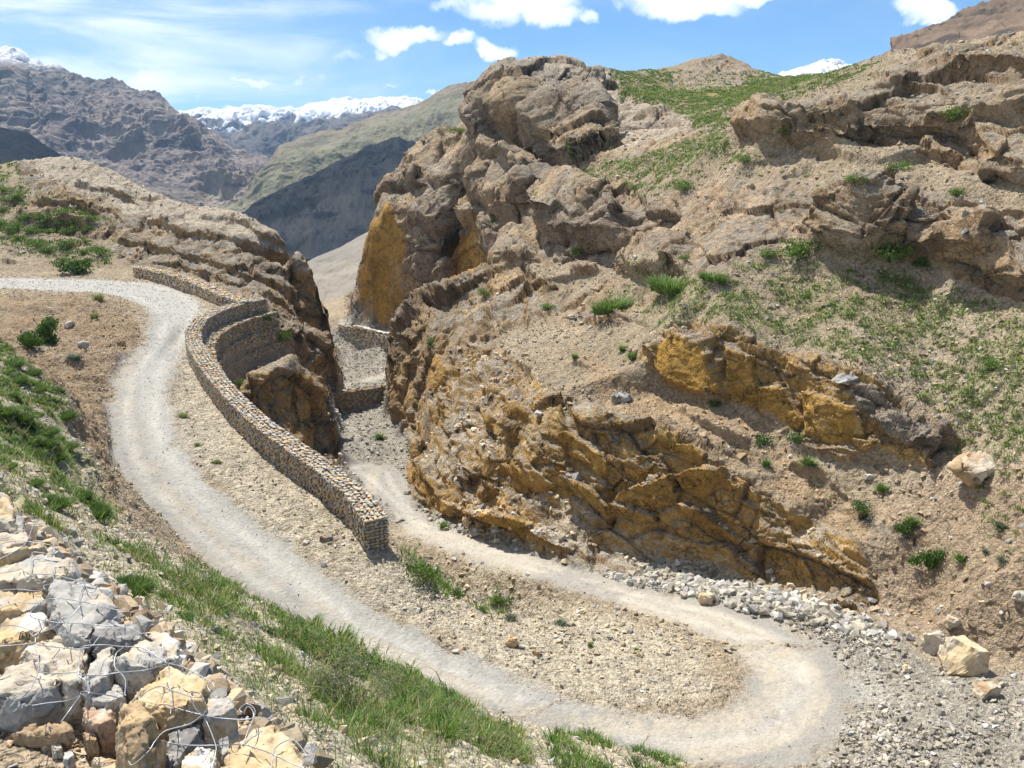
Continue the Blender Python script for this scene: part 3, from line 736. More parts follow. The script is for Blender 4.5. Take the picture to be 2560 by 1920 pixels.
trk = np.maximum.reduce([lmask([(850,1130),(950,1160),(1100,1208),(1300,1268),(1500,1322),(1650,1382),(1745,1450),(1775,1510),(1740,1565),(1650,1605),(1500,1628)], 30, 20, 60),
     lmask([(870,1162),(1000,1200),(1200,1265),(1400,1322),(1550,1372),(1640,1425),(1680,1475),(1660,1522),(1580,1552),(1450,1568),(1300,1560)], 34, 20, 60), lmask([(735,945),(790,965),(812,1010),(800,1060)], 16, 50, 80), lmask([(720,835),(800,818),(840,810)], 6, 80, 110), lmask([(735,693),(790,703),(860,718)], 4, 110, 140)])
rd = mixc(rd, (.45, .395, .31), .8 * trk * sstep(-.55, .25, WN1 + .5 * WN2 + .25 * WN3))
rd = mixc(rd, (.485, .435, .35), .45 * sstep(.0, .5, SD_HP / 2.5) * sstep(-.2, .3, WN1))
rd = mixc(rd, (.45, .425, .38), .55 * RUT * sstep(-.5, .2, WN1 + .4 * WN3)); rd = mixc(rd, (.235, .228, .212), .55 * (1 - np.clip(RUT * 1.3, 0, 1)) * sstep(.0, .3, .8 * WN3 + .45 * WN2))
C = C * (1 - ROADM[..., None]) + rd * ROADM[..., None]
# fine tonal grain
C *= (1 + .16 * WN3 + .08 * WN2)[..., None]
C *= (1 + (CR - .5) * .22 * (1 - ROADM))[..., None]
lum = C @ np.array((.3, .55, .15)); C = lum[..., None] + (C - lum[..., None]) * (.93 + .22 * ROCK)[..., None]
ga = np.array((.90, .87, .795)); ra = np.array((.97, .94, .88)); da = np.array((.92, .91, .88))
C *= ga * ((1 - ROCK) * (1 - ROADM))[..., None] + ra * (ROCK * (1 - ROADM))[..., None] + da * ROADM[..., None]
C = np.clip(C, .02, .9)
CALMR = ROADM * .75
PEB = np.clip((1 - ROCK) * (1 - .75 * ROADM), 0, 1)
# ------------------------------------------------------------------ mesh + material helpers
def mesh_np(name, V, F, colors=None, mat=None, smooth=True, attrs=None, mats=None):
    """V (n,3), F (m,k) all k-gons"""
    V = np.asarray(V, np.float32); F = np.asarray(F, np.int32)
    me = bpy.data.meshes.new(name)
    k = F.shape[1]
    me.vertices.add(len(V)); me.loops.add(F.size); me.polygons.add(len(F))
    me.vertices.foreach_set('co', V.ravel())
    me.loops.foreach_set('vertex_index', F.ravel())
    me.polygons.foreach_set('loop_start', np.arange(0, F.size, k, dtype=np.int32))
    me.polygons.foreach_set('use_smooth', np.full(len(F), smooth, bool))
    me.update(calc_edges=True)
    if colors is not None:
        a = me.color_attributes.new('Col', 'FLOAT_COLOR', 'POINT')
        c4 = np.ones((len(V), 4), np.float32); c4[:, :3] = colors
        a.data.foreach_set('color', c4.ravel())
    for n, arr in (attrs or {}).items():
        a = me.attributes.new(n, 'FLOAT', 'POINT'); a.data.foreach_set('value', np.asarray(arr, np.float32).ravel())
    if mat: me.materials.append(mat)
    return me

def link(name, me, label=None, cat=None, group=None, kind=None, parent=None, loc=None):
    o = bpy.data.objects.new(name, me)
    COL.objects.link(o)
    if label: o['label'] = label
    if cat: o['category'] = cat
    if group: o['group'] = group
    if kind: o['kind'] = kind
    if parent: o.parent = parent
    if loc is not None: o.location = loc
    return o

class NT:
    def __init__(self, name):
        self.m = bpy.data.materials.new(name); self.m.use_nodes = True
        self.t = self.m.node_tree; self.n = self.t.nodes
        self.b = self.n['Principled BSDF']
    def add(self, typ, **kw):
        x = self.n.new(typ)
        for k, v in kw.items():
            if k.startswith('i_'):
                x.inputs[k[2:].replace('_', ' ')].default_value = v
            else: setattr(x, k, v)
        return x
    def ln(self, a, b): self.t.links.new(a, b)
    def math(self, op, a, b=None, clamp=False):
        x = self.n.new('ShaderNodeMath'); x.operation = op; x.use_clamp = clamp
        for k, v in ((0, a), (1, b)):
            if v is None: continue
            if isinstance(v, (int, float)): x.inputs[k].default_value = v
            else: self.ln(v, x.inputs[k])
        return x.outputs[0]
    def mul(self, col, fac):      # colour times scalar
        x = self.n.new('ShaderNodeVectorMath'); x.operation = 'SCALE'
        self.ln(col, x.inputs[0]); self.ln(fac, x.inputs['Scale']); return x.outputs[0]

def terrain_material():
    t = NT('terrain_rock_and_gravel')
    at = t.add('ShaderNodeAttribute', attribute_name='Col')
    pb = t.add('ShaderNodeAttribute', attribute_name='peb')
    co = t.add('ShaderNodeTexCoord').outputs['Object']
    n1 = t.add('ShaderNodeTexNoise', i_Scale=9.0, i_Detail=3.5, i_Roughness=.7); t.ln(co, n1.inputs['Vector'])
    v1 = t.add('ShaderNodeTexVoronoi', i_Scale=7.0, i_Randomness=1.0); t.ln(co, v1.inputs['Vector'])
    v2 = t.add('ShaderNodeTexVoronoi', i_Scale=22.0, i_Randomness=1.0); t.ln(co, v2.inputs['Vector'])
    sep = t.add('ShaderNodeSeparateColor'); t.ln(v1.outputs['Color'], sep.inputs[0])
    sep2 = t.add('ShaderNodeSeparateColor'); t.ln(v2.outputs['Color'], sep2.inputs[0])
    # pebble tone
    p1 = t.math('MULTIPLY', t.math('SUBTRACT', sep.outputs[0], .5), .50)
    p2 = t.math('MULTIPLY', t.math('SUBTRACT', sep2.outputs[0], .5), .55)
    pt = t.math('MULTIPLY', t.math('ADD', p1, p2), pb.outputs['Fac'])
    cm = t.add('ShaderNodeAttribute', attribute_name='calm'); ic = t.math('SUBTRACT', 1.0, cm.outputs['Fac'])
    nn = t.math('MULTIPLY', t.math('MULTIPLY', t.math('SUBTRACT', n1.outputs['Fac'], .5), .8), ic)
    rkA = t.add('ShaderNodeAttribute', attribute_name='rock')
    # joints and cracks in the rock, on warped coordinates
    wn = t.add('ShaderNodeTexNoise', i_Scale=1.6, i_Detail=2.0); t.ln(co, wn.inputs['Vector'])
    wsc = t.add('ShaderNodeVectorMath', operation='SCALE'); t.ln(wn.outputs['Color'], wsc.inputs[0]); wsc.inputs['Scale'].default_value = .9
    wad = t.add('ShaderNodeVectorMath', operation='ADD'); t.ln(co, wad.inputs[0]); t.ln(wsc.outputs[0], wad.inputs[1])
    cr = None
    for scl, wid, amt in ((.6, .035, .55), (2.4, .055, .5)):
        ve = t.add('ShaderNodeTexVoronoi', feature='DISTANCE_TO_EDGE', i_Scale=scl); t.ln(wad.outputs[0], ve.inputs['Vector'])
        mr = t.add('ShaderNodeMapRange', interpolation_type='SMOOTHSTEP'); t.ln(ve.outputs['Distance'], mr.inputs['Value'])
        mr.inputs['From Min'].default_value = 0; mr.inputs['From Max'].default_value = wid; mr.inputs['To Min'].default_value = amt; mr.inputs['To Max'].default_value = 0
        cr = mr.outputs[0] if cr is None else t.math('MAXIMUM', cr, mr.outputs[0])
    brk = t.add('ShaderNodeTexNoise', i_Scale=.8, i_Detail=1.0); t.ln(co, brk.inputs['Vector'])
    bm_ = t.add('ShaderNodeMapRange', interpolation_type='SMOOTHSTEP'); t.ln(brk.outputs['Fac'], bm_.inputs['Value']); bm_.inputs['From Min'].default_value = .42; bm_.inputs['From Max'].default_value = .62
    cr = t.math('MULTIPLY', t.math('MULTIPLY', cr, bm_.outputs[0]), rkA.outputs['Fac'])
    n3 = t.add('ShaderNodeTexNoise', i_Scale=2.3, i_Detail=5.0, i_Roughness=.75); t.ln(co, n3.inputs['Vector'])
    mot = t.math('MULTIPLY', t.math('MULTIPLY', t.math('SUBTRACT', n3.outputs['Fac'], .5), 1.9), rkA.outputs['Fac'])
    f = t.math('MAXIMUM', t.math('SUBTRACT', t.math('ADD', t.math('ADD', t.math('ADD', pt, nn), 1.0), mot), cr), .15)
    t.ln(t.mul(at.outputs['Color'], f), t.b.inputs['Base Color'])
    t.b.inputs['Roughness'].default_value = .92
    t.b.inputs['Specular IOR Level'].default_value = .18
    # relief: pebbles on loose ground, roughness on rock
    pd = t.math('MULTIPLY', t.math('ADD', t.math('MULTIPLY', v1.outputs['Distance'], -.07), t.math('MULTIPLY', v2.outputs['Distance'], -.03)), pb.outputs['Fac'])
    rk = t.math('MULTIPLY', t.math('MULTIPLY', n1.outputs['Fac'], .13), ic)
    hgt = t.math('ADD', t.math('ADD', pd, rk), t.math('SUBTRACT', t.math('MULTIPLY', mot, .22), t.math('MULTIPLY', cr, .12)))
    bp = t.add('ShaderNodeBump', i_Strength=1.0, i_Distance=1.0)
    t.ln(hgt, bp.inputs['Height']); t.ln(bp.outputs[0], t.b.inputs['Normal'])
    return t.m
M_TERR = terrain_material()

# split the sheet into road, loose ground and rock outcrops
quad = np.arange(SH[0] * SH[1]).reshape(SH)
Fq = np.stack([quad[:-1, :-1], quad[1:, :-1], quad[1:, 1:], quad[:-1, 1:]], -1).reshape(-1, 4)
cls = np.zeros(SH, np.int32)
cls[ROADM > .5] = 1
REG = [(R_LEFT, 62, 125, 2), (R_CRAG, 68, 170, 3), (R_BULGE, 55, 95, 4), (R_LOW, 28, 78, 4), (R_UP, 33, 60, 5), (R_UR, 48, 110, 6), (R_MR, 36, 66, 7), (R_SPUR, 50, 70, 8)]
for poly, d0, d1, k in REG:
    cls[(pmask(poly, 9, d0, d1) > .5) & (ROADM <= .5)] = k
fc = cls[:-1, :-1].ravel()
vis_poly = slice(None)
NAMES_T = {0: 'ground', 1: 'road', 2: 'cliff', 3: 'crag', 4: 'rock_outcrop', 5: 'rock_outcrop', 6: 'rock_band', 7: 'rock_band', 8: 'rock_spur'}
LAB_T = {0: 'stony tan hillside ground with scree', 1: 'dusty grey gravel hairpin road climbing from gorge', 2: 'pale topped brown cliff behind the low stone parapet', 3: 'tall ochre crag over the far road',
         4: 'jagged ochre broken rock face beside the lower road', 5: 'ochre and grey rock outcrop in the middle of the right slope', 6: 'brown rock ledge below the right skyline', 7: 'brown rock ledge at the right edge above the tufted scree', 8: 'ochre rock spur below the curved parapet'}
CAT_T = {0: 'ground', 1: 'road', 2: 'cliff', 3: 'cliff', 4: 'rock', 5: 'rock', 6: 'rock', 7: 'rock', 8: 'rock'}
Vall = PF.reshape(-1, 3); Call = C.reshape(-1, 3); Pall = PEB.ravel()
for k in range(9):
    f = Fq[fc == k]
    if not len(f): continue
    u, inv = np.unique(f, return_inverse=True)
    me = mesh_np(NAMES_T[k], Vall[u], inv.reshape(-1, 4), Call[u], M_TERR, True, {'peb': Pall[u], 'calm': CALMR.ravel()[u], 'rock': ROCK.ravel()[u]})
    link(NAMES_T[k], me, LAB_T[k], CAT_T[k], kind='structure')

# broad valley floor under everything, out to the horizon
n = 96
ang = np.linspace(0, 2 * np.pi, n, endpoint=False)
rings = [0.01, 150, 400, 1000, 3000, 4190]
V = np.concatenate([np.stack([np.cos(ang) * r, np.sin(ang) * r, np.full(n, float(np.interp(r, (0, 150, 400, 1000, 3000), (-60, -60, -110, -330, -600))))], -1) for r in rings])
Fv = [[i * n + j, i * n + (j + 1) % n, (i + 1) * n + (j + 1) % n, (i + 1) * n + j] for i in range(len(rings) - 1) for j in range(n)]
link('valley_floor', mesh_np('valley_floor', V, Fv, np.full((len(V), 3), (.30, .26, .21)), M_TERR, True, {'peb': np.zeros(len(V))}), 'brown valley floor reaching to the mountains', 'ground', kind='structure')
# ------------------------------------------------------------------ distant mountains
def mtn_material(name, bump=6.0, scale=.02):
    t = NT(name)
    at = t.add('ShaderNodeAttribute', attribute_name='Col')
    co = t.add('ShaderNodeTexCoord').outputs['Object']
    n1 = t.add('ShaderNodeTexNoise', i_Scale=scale, i_Detail=8.0, i_Roughness=.65); t.ln(co, n1.inputs['Vector'])
    f = t.math('ADD', t.math('MULTIPLY', t.math('SUBTRACT', n1.outputs['Fac'], .5), .7), 1.0)
    t.ln(t.mul(at.outputs['Color'], f), t.b.inputs['Base Color'])
    t.b.inputs['Roughness'].default_value = 1; t.b.inputs['Specular IOR Level'].default_value = 0
    bp = t.add('ShaderNodeBump', i_Strength=.8, i_Distance=bump)
    t.ln(n1.outputs['Fac'], bp.inputs['Height']); t.ln(bp.outputs[0], t.b.inputs['Normal'])
    return t.m

MS = .45       # the ranges are set at this share of the assumed distances listed below
def mountain(name, label, crest, base_v, d_base, nu, nt, relief, gully, colf, seed, mat, prof=1.0, back=.25, jag=0.0, seg=(.012, .012), kind='structure'):
    """crest: (u, v, distance) along the ridge. the flank runs from the ridge to its foot at base_v/d_base."""
    cr = np.array(crest, float); far = cr[:, 2].max() > 1000; k = MS if far else 1.0
    cr[:, 2] *= k; d_base = [(a, b * k) for a, b in d_base]; relief *= k; gully *= k; jag *= k
    uu = np.linspace(cr[0, 0], cr[-1, 0], nu)
    cv = np.interp(uu, cr[:, 0], cr[:, 1]); cd = np.interp(uu, cr[:, 0], cr[:, 2])
    bv = np.interp(uu, [b[0] for b in base_v], [b[1] for b in base_v])
    bd = np.interp(uu, [b[0] for b in d_base], [b[1] for b in d_base])
    top = np.array([PD(a, b, c) for a, b, c in zip(uu, cv, cd)]); bot = np.array([PD(a, b, c) for a, b, c in zip(uu, bv, bd)])
    nb = nt // 4
    t = np.linspace(0, 1, nt)
    tt = t[None, :, None]
    P = bot[:, None] * (1 - tt) + top[:, None] * tt
    P[..., 2] = bot[:, None, 2] + (top[:, None, 2] - bot[:, None, 2]) * (t[None] ** prof)
    tb = np.linspace(0, 1, nb + 1)[1:]
    B = top[:, None] * (1 + back * tb[None, :, None]); B[..., 2] = top[:, None, 2] - (np.abs(top[:, None, 2]) * .5 + relief * 2 + 200 * k) * tb[None] ** 1.2
    P = np.concatenate([P, B], 1)
    T = np.concatenate([t, 1 - tb * .5])[None].repeat(nu, 0)
    L = relief
    q = P.reshape(-1, 3)
    s = 1.0 / gully
    warp = np.stack([fbm(q * s * .5, 3, off=seed + o) for o in (0, 9, 18)], -1) * .7
    r1 = ridged(q * s * np.array((1, .55, .5)) + warp, 6, off=seed + 3).reshape(T.shape)
    r2 = ridged(q * s * 3.5 * np.array((1, .5, .4)) + warp * 2, 4, off=seed + 7).reshape(T.shape)
    env = np.sin(np.pi * np.clip(T, 0, 1) ** .9) * .9 + .12
    disp = (r1 * .75 + r2 * .30 + .07 * ridged(q * s * 11, 3, off=seed + 21).reshape(T.shape)) * env
    nrm = grid_normals(P)
    P = P + nrm * (disp * L)[..., None]
    P[..., 2] += (jag * (r2 - .3) * np.clip(T * 1.6 - .6, 0, 1))
    n2 = grid_normals(P)
    Cc = colf(P, n2, T, r1, r2)
    qd = np.arange(P.shape[0] * P.shape[1]).reshape(P.shape[:2])
    F = np.stack([qd[:-1, :-1], qd[1:, :-1], qd[1:, 1:], qd[:-1, 1:]], -1).reshape(-1, 4)
    me = mesh_np(name, P.reshape(-1, 3), F, np.clip(Cc.reshape(-1, 3), .02, .9), mat, True)
    return link(name, me, label, 'mountain', kind=kind)

M_MTN = mtn_material('bare_mountain_rock', 10, .05)
M_SNOW = mtn_material('snow_streaked_rock', 5, .014)
M_HILL = mtn_material('smooth_far_scree', .6, .12)

def base_col(P, c0, c1, c2, sc, seed):
    q = P.reshape(-1, 3)
    a = fbm(q * sc, 5, off=seed).reshape(P.shape[:2]); b = fbm(q * sc * np.array((1, 1, 3.5)) * 2.2, 4, off=seed + 5).reshape(P.shape[:2])
    C = np.zeros(P.shape) + np.array(c0)
    C = mixc(C, c1, sstep(-.15, .3, a)); C = mixc(C, c2, sstep(.05, .35, b))
    return C

def col_snow(P, n, T, r1, r2):
    C = base_col(P, (.14, .13, .14), (.19, .17, .17), (.11, .105, .12), 1 / 270, 900)
    m = sstep(-.02, .16, (T - .60) * 1.1 + .75 * (r2 - .28) + .3 * (r1 - .3))
    return mixc(C, (.88, .89, .92), m)
def col_left(P, n, T, r1, r2):
    C = base_col(P, (.235, .20, .185), (.30, .25, .21), (.15, .14, .145), 1 / 117, 910)
    C = mixc(C, (.17, .165, .09), sstep(.35, .05, T + .25 * r1) * .7)
    C = mixc(C, (.36, .31, .26), .6 * sstep(.55, .9, 1 - r2))
    C = mixc(C, (.10, .10, .105), .75 * sstep(.12, .4, fbm(P.reshape(-1, 3) * np.array((1, 1, 2.2)) / 135, 5, off=77).reshape(T.shape)))
    hi = sstep(0, 1, (P[..., 2] - 194) / 50) * sstep(-855, -945, P[..., 0])
    return mixc(C, (.88, .89, .92), hi * sstep(-.1, .25, r2 - .1))
def col_mid(P, n, T, r1, r2):
    C = base_col(P, (.22, .21, .145), (.28, .255, .19), (.175, .175, .125), 1 / 100, 930)
    return mixc(C, (.25, .20, .16), sstep(.8, 1, T) * .6)
def col_dark(P, n, T, r1, r2):
    return base_col(P, (.19, .175, .16), (.27, .24, .20), (.12, .115, .11), 1 / 68, 940)
def col_sand(P, n, T, r1, r2):
    C = base_col(P, (.24, .215, .18), (.28, .245, .20), (.20, .185, .16), 1 / 60, 950)
    return mixc(C, (.31, .25, .19), sstep(.4, .0, T) * .8)
def col_brown(P, n, T, r1, r2):
    return base_col(P, (.155, .12, .095), (.20, .15, .115), (.10, .085, .075), 1 / 25, 960)
def col_snow2(P, n, T, r1, r2):
    C = base_col(P, (.15, .13, .14), (.19, .17, .17), (.11, .10, .12), 1 / 135, 970)
    return mixc(C, (.88, .89, .92), sstep(.18, .4, r2 + .1 * T) * .8)

mountain('snow_range', 'snow covered mountain range at the head of the valley',
  [(330,262,9000),(400,247,9000),(430,238,9000),(470,240,9000),(520,240,9000),(560,236,9000),(600,241,9000),(640,236,9000),(690,229,9000),(720,221,9000),(745,213,9000),(770,221,9000),(810,218,9000),(850,219,9000),(890,216,9000),(930,226,9000),(1000,240,9000)],
  [(330,345),(1000,345)], [(330,7000),(1000,7000)], 420, 200, 210, 520, col_snow, 1, M_SNOW, jag=34)
mountain('blue_ridge', 'bluish bare ridge below the snow range',
  [(380,300,6500),(440,292,6500),(500,300,6500),(545,272,6500),(590,268,6500),(630,280,6500),(690,262,6500),(760,252,6500),(850,238,6500),(960,250,6500)],
  [(380,380),(960,380)], [(380,5200),(960,5200)], 300, 150, 160, 420, lambda P, n, T, a, b: base_col(P, (.15, .14, .14), (.2, .18, .16), (.12, .115, .12), 1 / 180, 905), 2, M_MTN, jag=30)
mountain('left_mountain', 'rugged grey mountain with snow on its summit at left',
  [(-420,60,4600),(-200,85,4500),(-60,80,4500),(0,112,4400),(14,104,4400),(40,108,4400),(62,132,4400),(100,148,4350),(125,152,4300),(160,170,4300),(200,184,4200),(215,180,4200),(250,180,4200),(275,190,4150),(310,205,4100),(345,214,4000),(385,247,3900),(430,278,3800),(470,304,3700),(520,325,3600),(545,338,3500),(575,352,3400),(600,395,3200),(640,430,3000),(690,470,2900)],
  [(-420,420),(0,450),(400,490),(690,500)], [(-420,2300),(0,2400),(690,2500)], 760, 460, 120, 330, col_left, 4, M_MTN, jag=42, prof=1.15)
mountain('green_mountain', 'pale green mountain flank rising to a flat rocky summit behind the crag',
  [(480,475,3000),(540,440,3000),(575,360,3000),(605,318,3000),(680,290,3000),(760,272,3000),(830,246,3000),(900,224,3000),(950,203,3000),(975,188,3000),(992,181,3000),(1020,185,3000),(1075,184,3000),(1120,180,3000),(1200,200,3000),(1320,200,3000)],
  [(480,500),(700,520),(1320,520)], [(480,2300),(1320,1900)], 480, 240, 70, 330, col_mid, 6, M_MTN, jag=10)
mountain('dark_slope', 'dark shadowed mountain slope across the gorge mouth',
  [(430,520,1750),(520,470,1750),(565,440,1750),(640,402,1750),(700,370,1750),(770,328,1750),(830,298,1750),(862,292,1750),(880,305,1750),(930,330,1750),(1000,330,1750),(1100,330,1750)],  # crest traces the cloud shadow's edge, shaped here as a separate ridge
  [(430,560),(700,566),(1100,560)], [(430,1350),(1100,1000)], 440, 260, 40, 150, col_dark, 8, M_MTN, jag=9)
mountain('dark_foothill', 'low dark foothill at the left edge behind the cliff',
  [(-420,255,1400),(-150,265,1400),(0,276,1400),(60,290,1400),(110,322,1400),(150,345,1400),(260,380,1350),(340,430,1300),(420,480,1300)],
  [(-420,420),(420,500)], [(-420,1100),(420,1100)], 260, 120, 20, 120, col_dark, 9, M_MTN, jag=2)
mountain('sand_hill', 'smooth grey brown scree hill in the gorge mouth',
  [(560,612,380),(620,590,380),(680,558,380),(735,536,385),(790,505,390),(860,470,400),(960,440,400)],
  [(560,720),(960,720)], [(560,215),(960,215)], 260, 200, 5.5, 45, col_sand, 12, M_HILL)
mountain('snow_peak', 'small snow streaked peak in the notch of the right skyline',
  [(1600,200,6000),(1690,163,6000),(1720,150,6000),(1745,143,6000),(1770,136,6000),(1800,131,6000),(1830,139,6000),(1880,150,6000),(1960,170,6000)],
  [(1600,230),(1960,230)], [(1600,5000),(1960,5000)], 260, 110, 90, 260, col_snow2, 14, M_SNOW, jag=30)
mountain('brown_hill', 'dark brown hill rising at the top right corner',
  [(1930,118,240),(1990,94,235),(2045,64,230),(2075,56,230),(2110,34,230),(2150,16,230),(2190,0,230),(2230,-14,230),(2320,-50,230),(2450,-80,230)],
  [(1930,160),(2450,160)], [(1930,150),(2450,110)], 300, 180, 7, 30, col_brown, 16, mtn_material('brown_hill_rock', .8, .2), jag=2.5)

# a cloud high over the valley, outside the view, whose shadow lies on the dark slope
SUN_AZ, SUN_EL = math.radians(-30), math.radians(59)
SUN_DIR = np.array((math.sin(SUN_AZ) * math.cos(SUN_EL), math.cos(SUN_AZ) * math.cos(SUN_EL), math.sin(SUN_EL)))

def cloud_over(u, v, d, height, rx, ry, seed, label):
    """a real cumulus above the valley; its shadow falls on the slope seen at that image position"""
    c = np.array(PD(u, v, d)); c = c + SUN_DIR * (height - c[2]) / SUN_DIR[2]
    bm = bmesh.new(); bmesh.ops.create_icosphere(bm, subdivisions=5, radius=1.0)
    V = np.array([q.co[:] for q in bm.verts]); F = np.array([[q.index for q in f.verts] for f in bm.faces]); bm.free()
    nz = fbm(V * 2.2, 4, off=seed) * .55 + ridged(V * 1.3, 3, off=seed + 9) * .25
    V = V * (1 + nz)[:, None] * np.array((rx, ry, 45.0)); V[:, 2] = np.maximum(V[:, 2], -18)
    t = NT('cloud'); t.b.inputs['Base Color'].default_value = (.9, .9, .9, 1); t.b.inputs['Roughness'].default_value = 1
    link('cloud', mesh_np('cloud', V + c, F, None, t.m, True), label, 'cloud', kind='structure')
cloud_over(700, 470, 700, 900, 270, 150, 40, 'white cumulus cloud above the valley, over the shadowed slope')
cloud_over(40, 330, 585, 900, 120, 100, 47, 'white cumulus cloud above the valley, over the dark foothill')

# the thin blue air of the valley
def haze_box():
    x0, x1, y0, y1, z0, z1 = -4200, 4200, -60, 5400, -605, 560
    V = [(x, y, z) for z in (z0, z1) for y in (y0, y1) for x in (x0, x1)]
    F = [(0, 2, 3, 1), (4, 5, 7, 6), (0, 1, 5, 4), (2, 6, 7, 3), (0, 4, 6, 2), (1, 3, 7, 5)]
    m = bpy.data.materials.new('haze'); m.use_nodes = True; n = m.node_tree.nodes; n.clear()
    out = n.new('ShaderNodeOutputMaterial'); pv = n.new('ShaderNodeVolumePrincipled')
    pv.inputs['Color'].default_value = (.46, .70, 1.0, 1); pv.inputs['Density'].default_value = HAZE; pv.inputs['Anisotropy'].default_value = 0
    m.node_tree.links.new(pv.outputs[0], out.inputs['Volume'])
    link('haze', mesh_np('haze', V, F, None, m, False), 'thin bluish air between the camera and the mountains', 'haze', kind='stuff')
HAZE = .00011
haze_box()
# ------------------------------------------------------------------ where things stand on the displaced ground
PU, PV, PDEP = project(PF)
_pu, _pv, _pd = PU.ravel(), PV.ravel(), PDEP.ravel()
_pf = PF.reshape(-1, 3); _nf = NF.reshape(-1, 3)
def hit(u, v, r=6.0):
    for k in range(6):
        m = np.where((np.abs(_pu - u) < r) & (np.abs(_pv - v) < r))[0]
        if len(m): break
        r *= 2
    i = m[np.argmin(_pd[m])]
    near = m[_pd[m] < _pd[i] * 1.03 + .1]
    i = near[np.argmin((_pu[near] - u) ** 2 + (_pv[near] - v) ** 2)]
    return _pf[i].copy(), _nf[i].copy(), _pd[i]
def gz(x, y):
    """height of the displaced sheet under plan points"""
    x = np.atleast_1d(x); y = np.atleast_1d(y)
    i = np.clip(np.round((x / y - AMIN) / (AMAX - AMIN) * (NA - 1)).astype(int), 0, NA - 1)
    out = np.zeros(len(x))
    for k in range(len(x)):
        j = min(NROW - 1, np.searchsorted(GY[i[k]], y[k])); out[k] = PF[i[k], j, 2]
    return out

def ragged_material(name, var=.35, scale=14.0, bump=.02, rough=.9, spec=.2):
    t = NT(name)
    at = t.add('ShaderNodeAttribute', attribute_name='Col')
    co = t.add('ShaderNodeTexCoord').outputs['Object']
    n1 = t.add('ShaderNodeTexNoise', i_Scale=scale, i_Detail=9.0, i_Roughness=.66); t.ln(co, n1.inputs['Vector'])
    f = t.math('ADD', t.math('MULTIPLY', t.math('SUBTRACT', n1.outputs['Fac'], .5), var * 2), 1.0)
    t.ln(t.mul(at.outputs['Color'], f), t.b.inputs['Base Color'])
    t.b.inputs['Roughness'].default_value = rough; t.b.inputs['Specular IOR Level'].default_value = spec
    bp = t.add('ShaderNodeBump', i_Strength=.8, i_Distance=bump)
    t.ln(n1.outputs['Fac'], bp.inputs['Height']); t.ln(bp.outputs[0], t.b.inputs['Normal'])
    return t.m
M_STONE = ragged_material('loose_stone', .3, 9.0, .03)
M_BOULD = ragged_material('boulder_rock', .35, 4.0, .10)
M_GAB = ragged_material('gabion_stone', .3, 7.0, .03)

def leaf_material(name, trans=.35):
    t = NT(name)
    at = t.add('ShaderNodeAttribute', attribute_name='Col')
    t.ln(at.outputs['Color'], t.b.inputs['Base Color'])
    t.b.inputs['Roughness'].default_value = .6; t.b.inputs['Specular IOR Level'].default_value = .25
    tr = t.add('ShaderNodeBsdfTranslucent'); t.ln(at.outputs['Color'], tr.inputs['Color'])
    mx = t.add('ShaderNodeMixShader'); mx.inputs[0].default_value = trans
    t.ln(t.b.outputs[0], mx.inputs[1]); t.ln(tr.outputs[0], mx.inputs[2])
    t.ln(mx.outputs[0], t.n['Material Output'].inputs['Surface'])
    return t.m
M_GRASS = leaf_material('grass_blades'); M_LEAF = leaf_material('shrub_leaves', .3)

# ------------------------------------------------------------------ stones
def hull_stone(seed, n=13, flat=.75):
    r = np.random.default_rng(seed)
    p = r.normal(size=(n, 3)); p /= np.linalg.norm(p, axis=1, keepdims=True)
    p *= r.uniform(.8, 1.1, (n, 1)); p = np.sign(p) * np.abs(p) ** .8
    p *= np.array((1, r.uniform(.6, .95), flat * r.uniform(.6, 1)))
    bm = bmesh.new()
    for q in p: bm.verts.new(q)
    bmesh.ops.convex_hull(bm, input=bm.verts)
    bmesh.ops.delete(bm, geom=[v for v in bm.verts if not v.link_faces], context='VERTS')
    bmesh.ops.triangulate(bm, faces=bm.faces)
    bm.verts.index_update()
    V = np.array([v.co[:] for v in bm.verts]); F = np.array([[v.index for v in f.verts] for f in bm.faces])
    bm.free(); return V, F
PROTO = [hull_stone(100 + k, 10 + k % 5) for k in range(14)]

def rand_rot(n, tilt=.5):
    a = RNG.uniform(0, 2 * np.pi, n); t = RNG.normal(0, tilt, n); b = RNG.uniform(0, 2 * np.pi, n)
    ca, sa = np.cos(a), np.sin(a)
    Rz = np.zeros((n, 3, 3)); Rz[:, 0, 0] = ca; Rz[:, 0, 1] = -sa; Rz[:, 1, 0] = sa; Rz[:, 1, 1] = ca; Rz[:, 2, 2] = 1
    k = np.stack([np.cos(b), np.sin(b), np.zeros(n)], -1)
    K = np.zeros((n, 3, 3)); K[:, 0, 2] = k[:, 1]; K[:, 1, 2] = -k[:, 0]; K[:, 2, 0] = -k[:, 1]; K[:, 2, 1] = k[:, 0]
    Rt = np.eye(3) + np.sin(t)[:, None, None] * K + (1 - np.cos(t))[:, None, None] * (K @ K)
    return Rt @ Rz

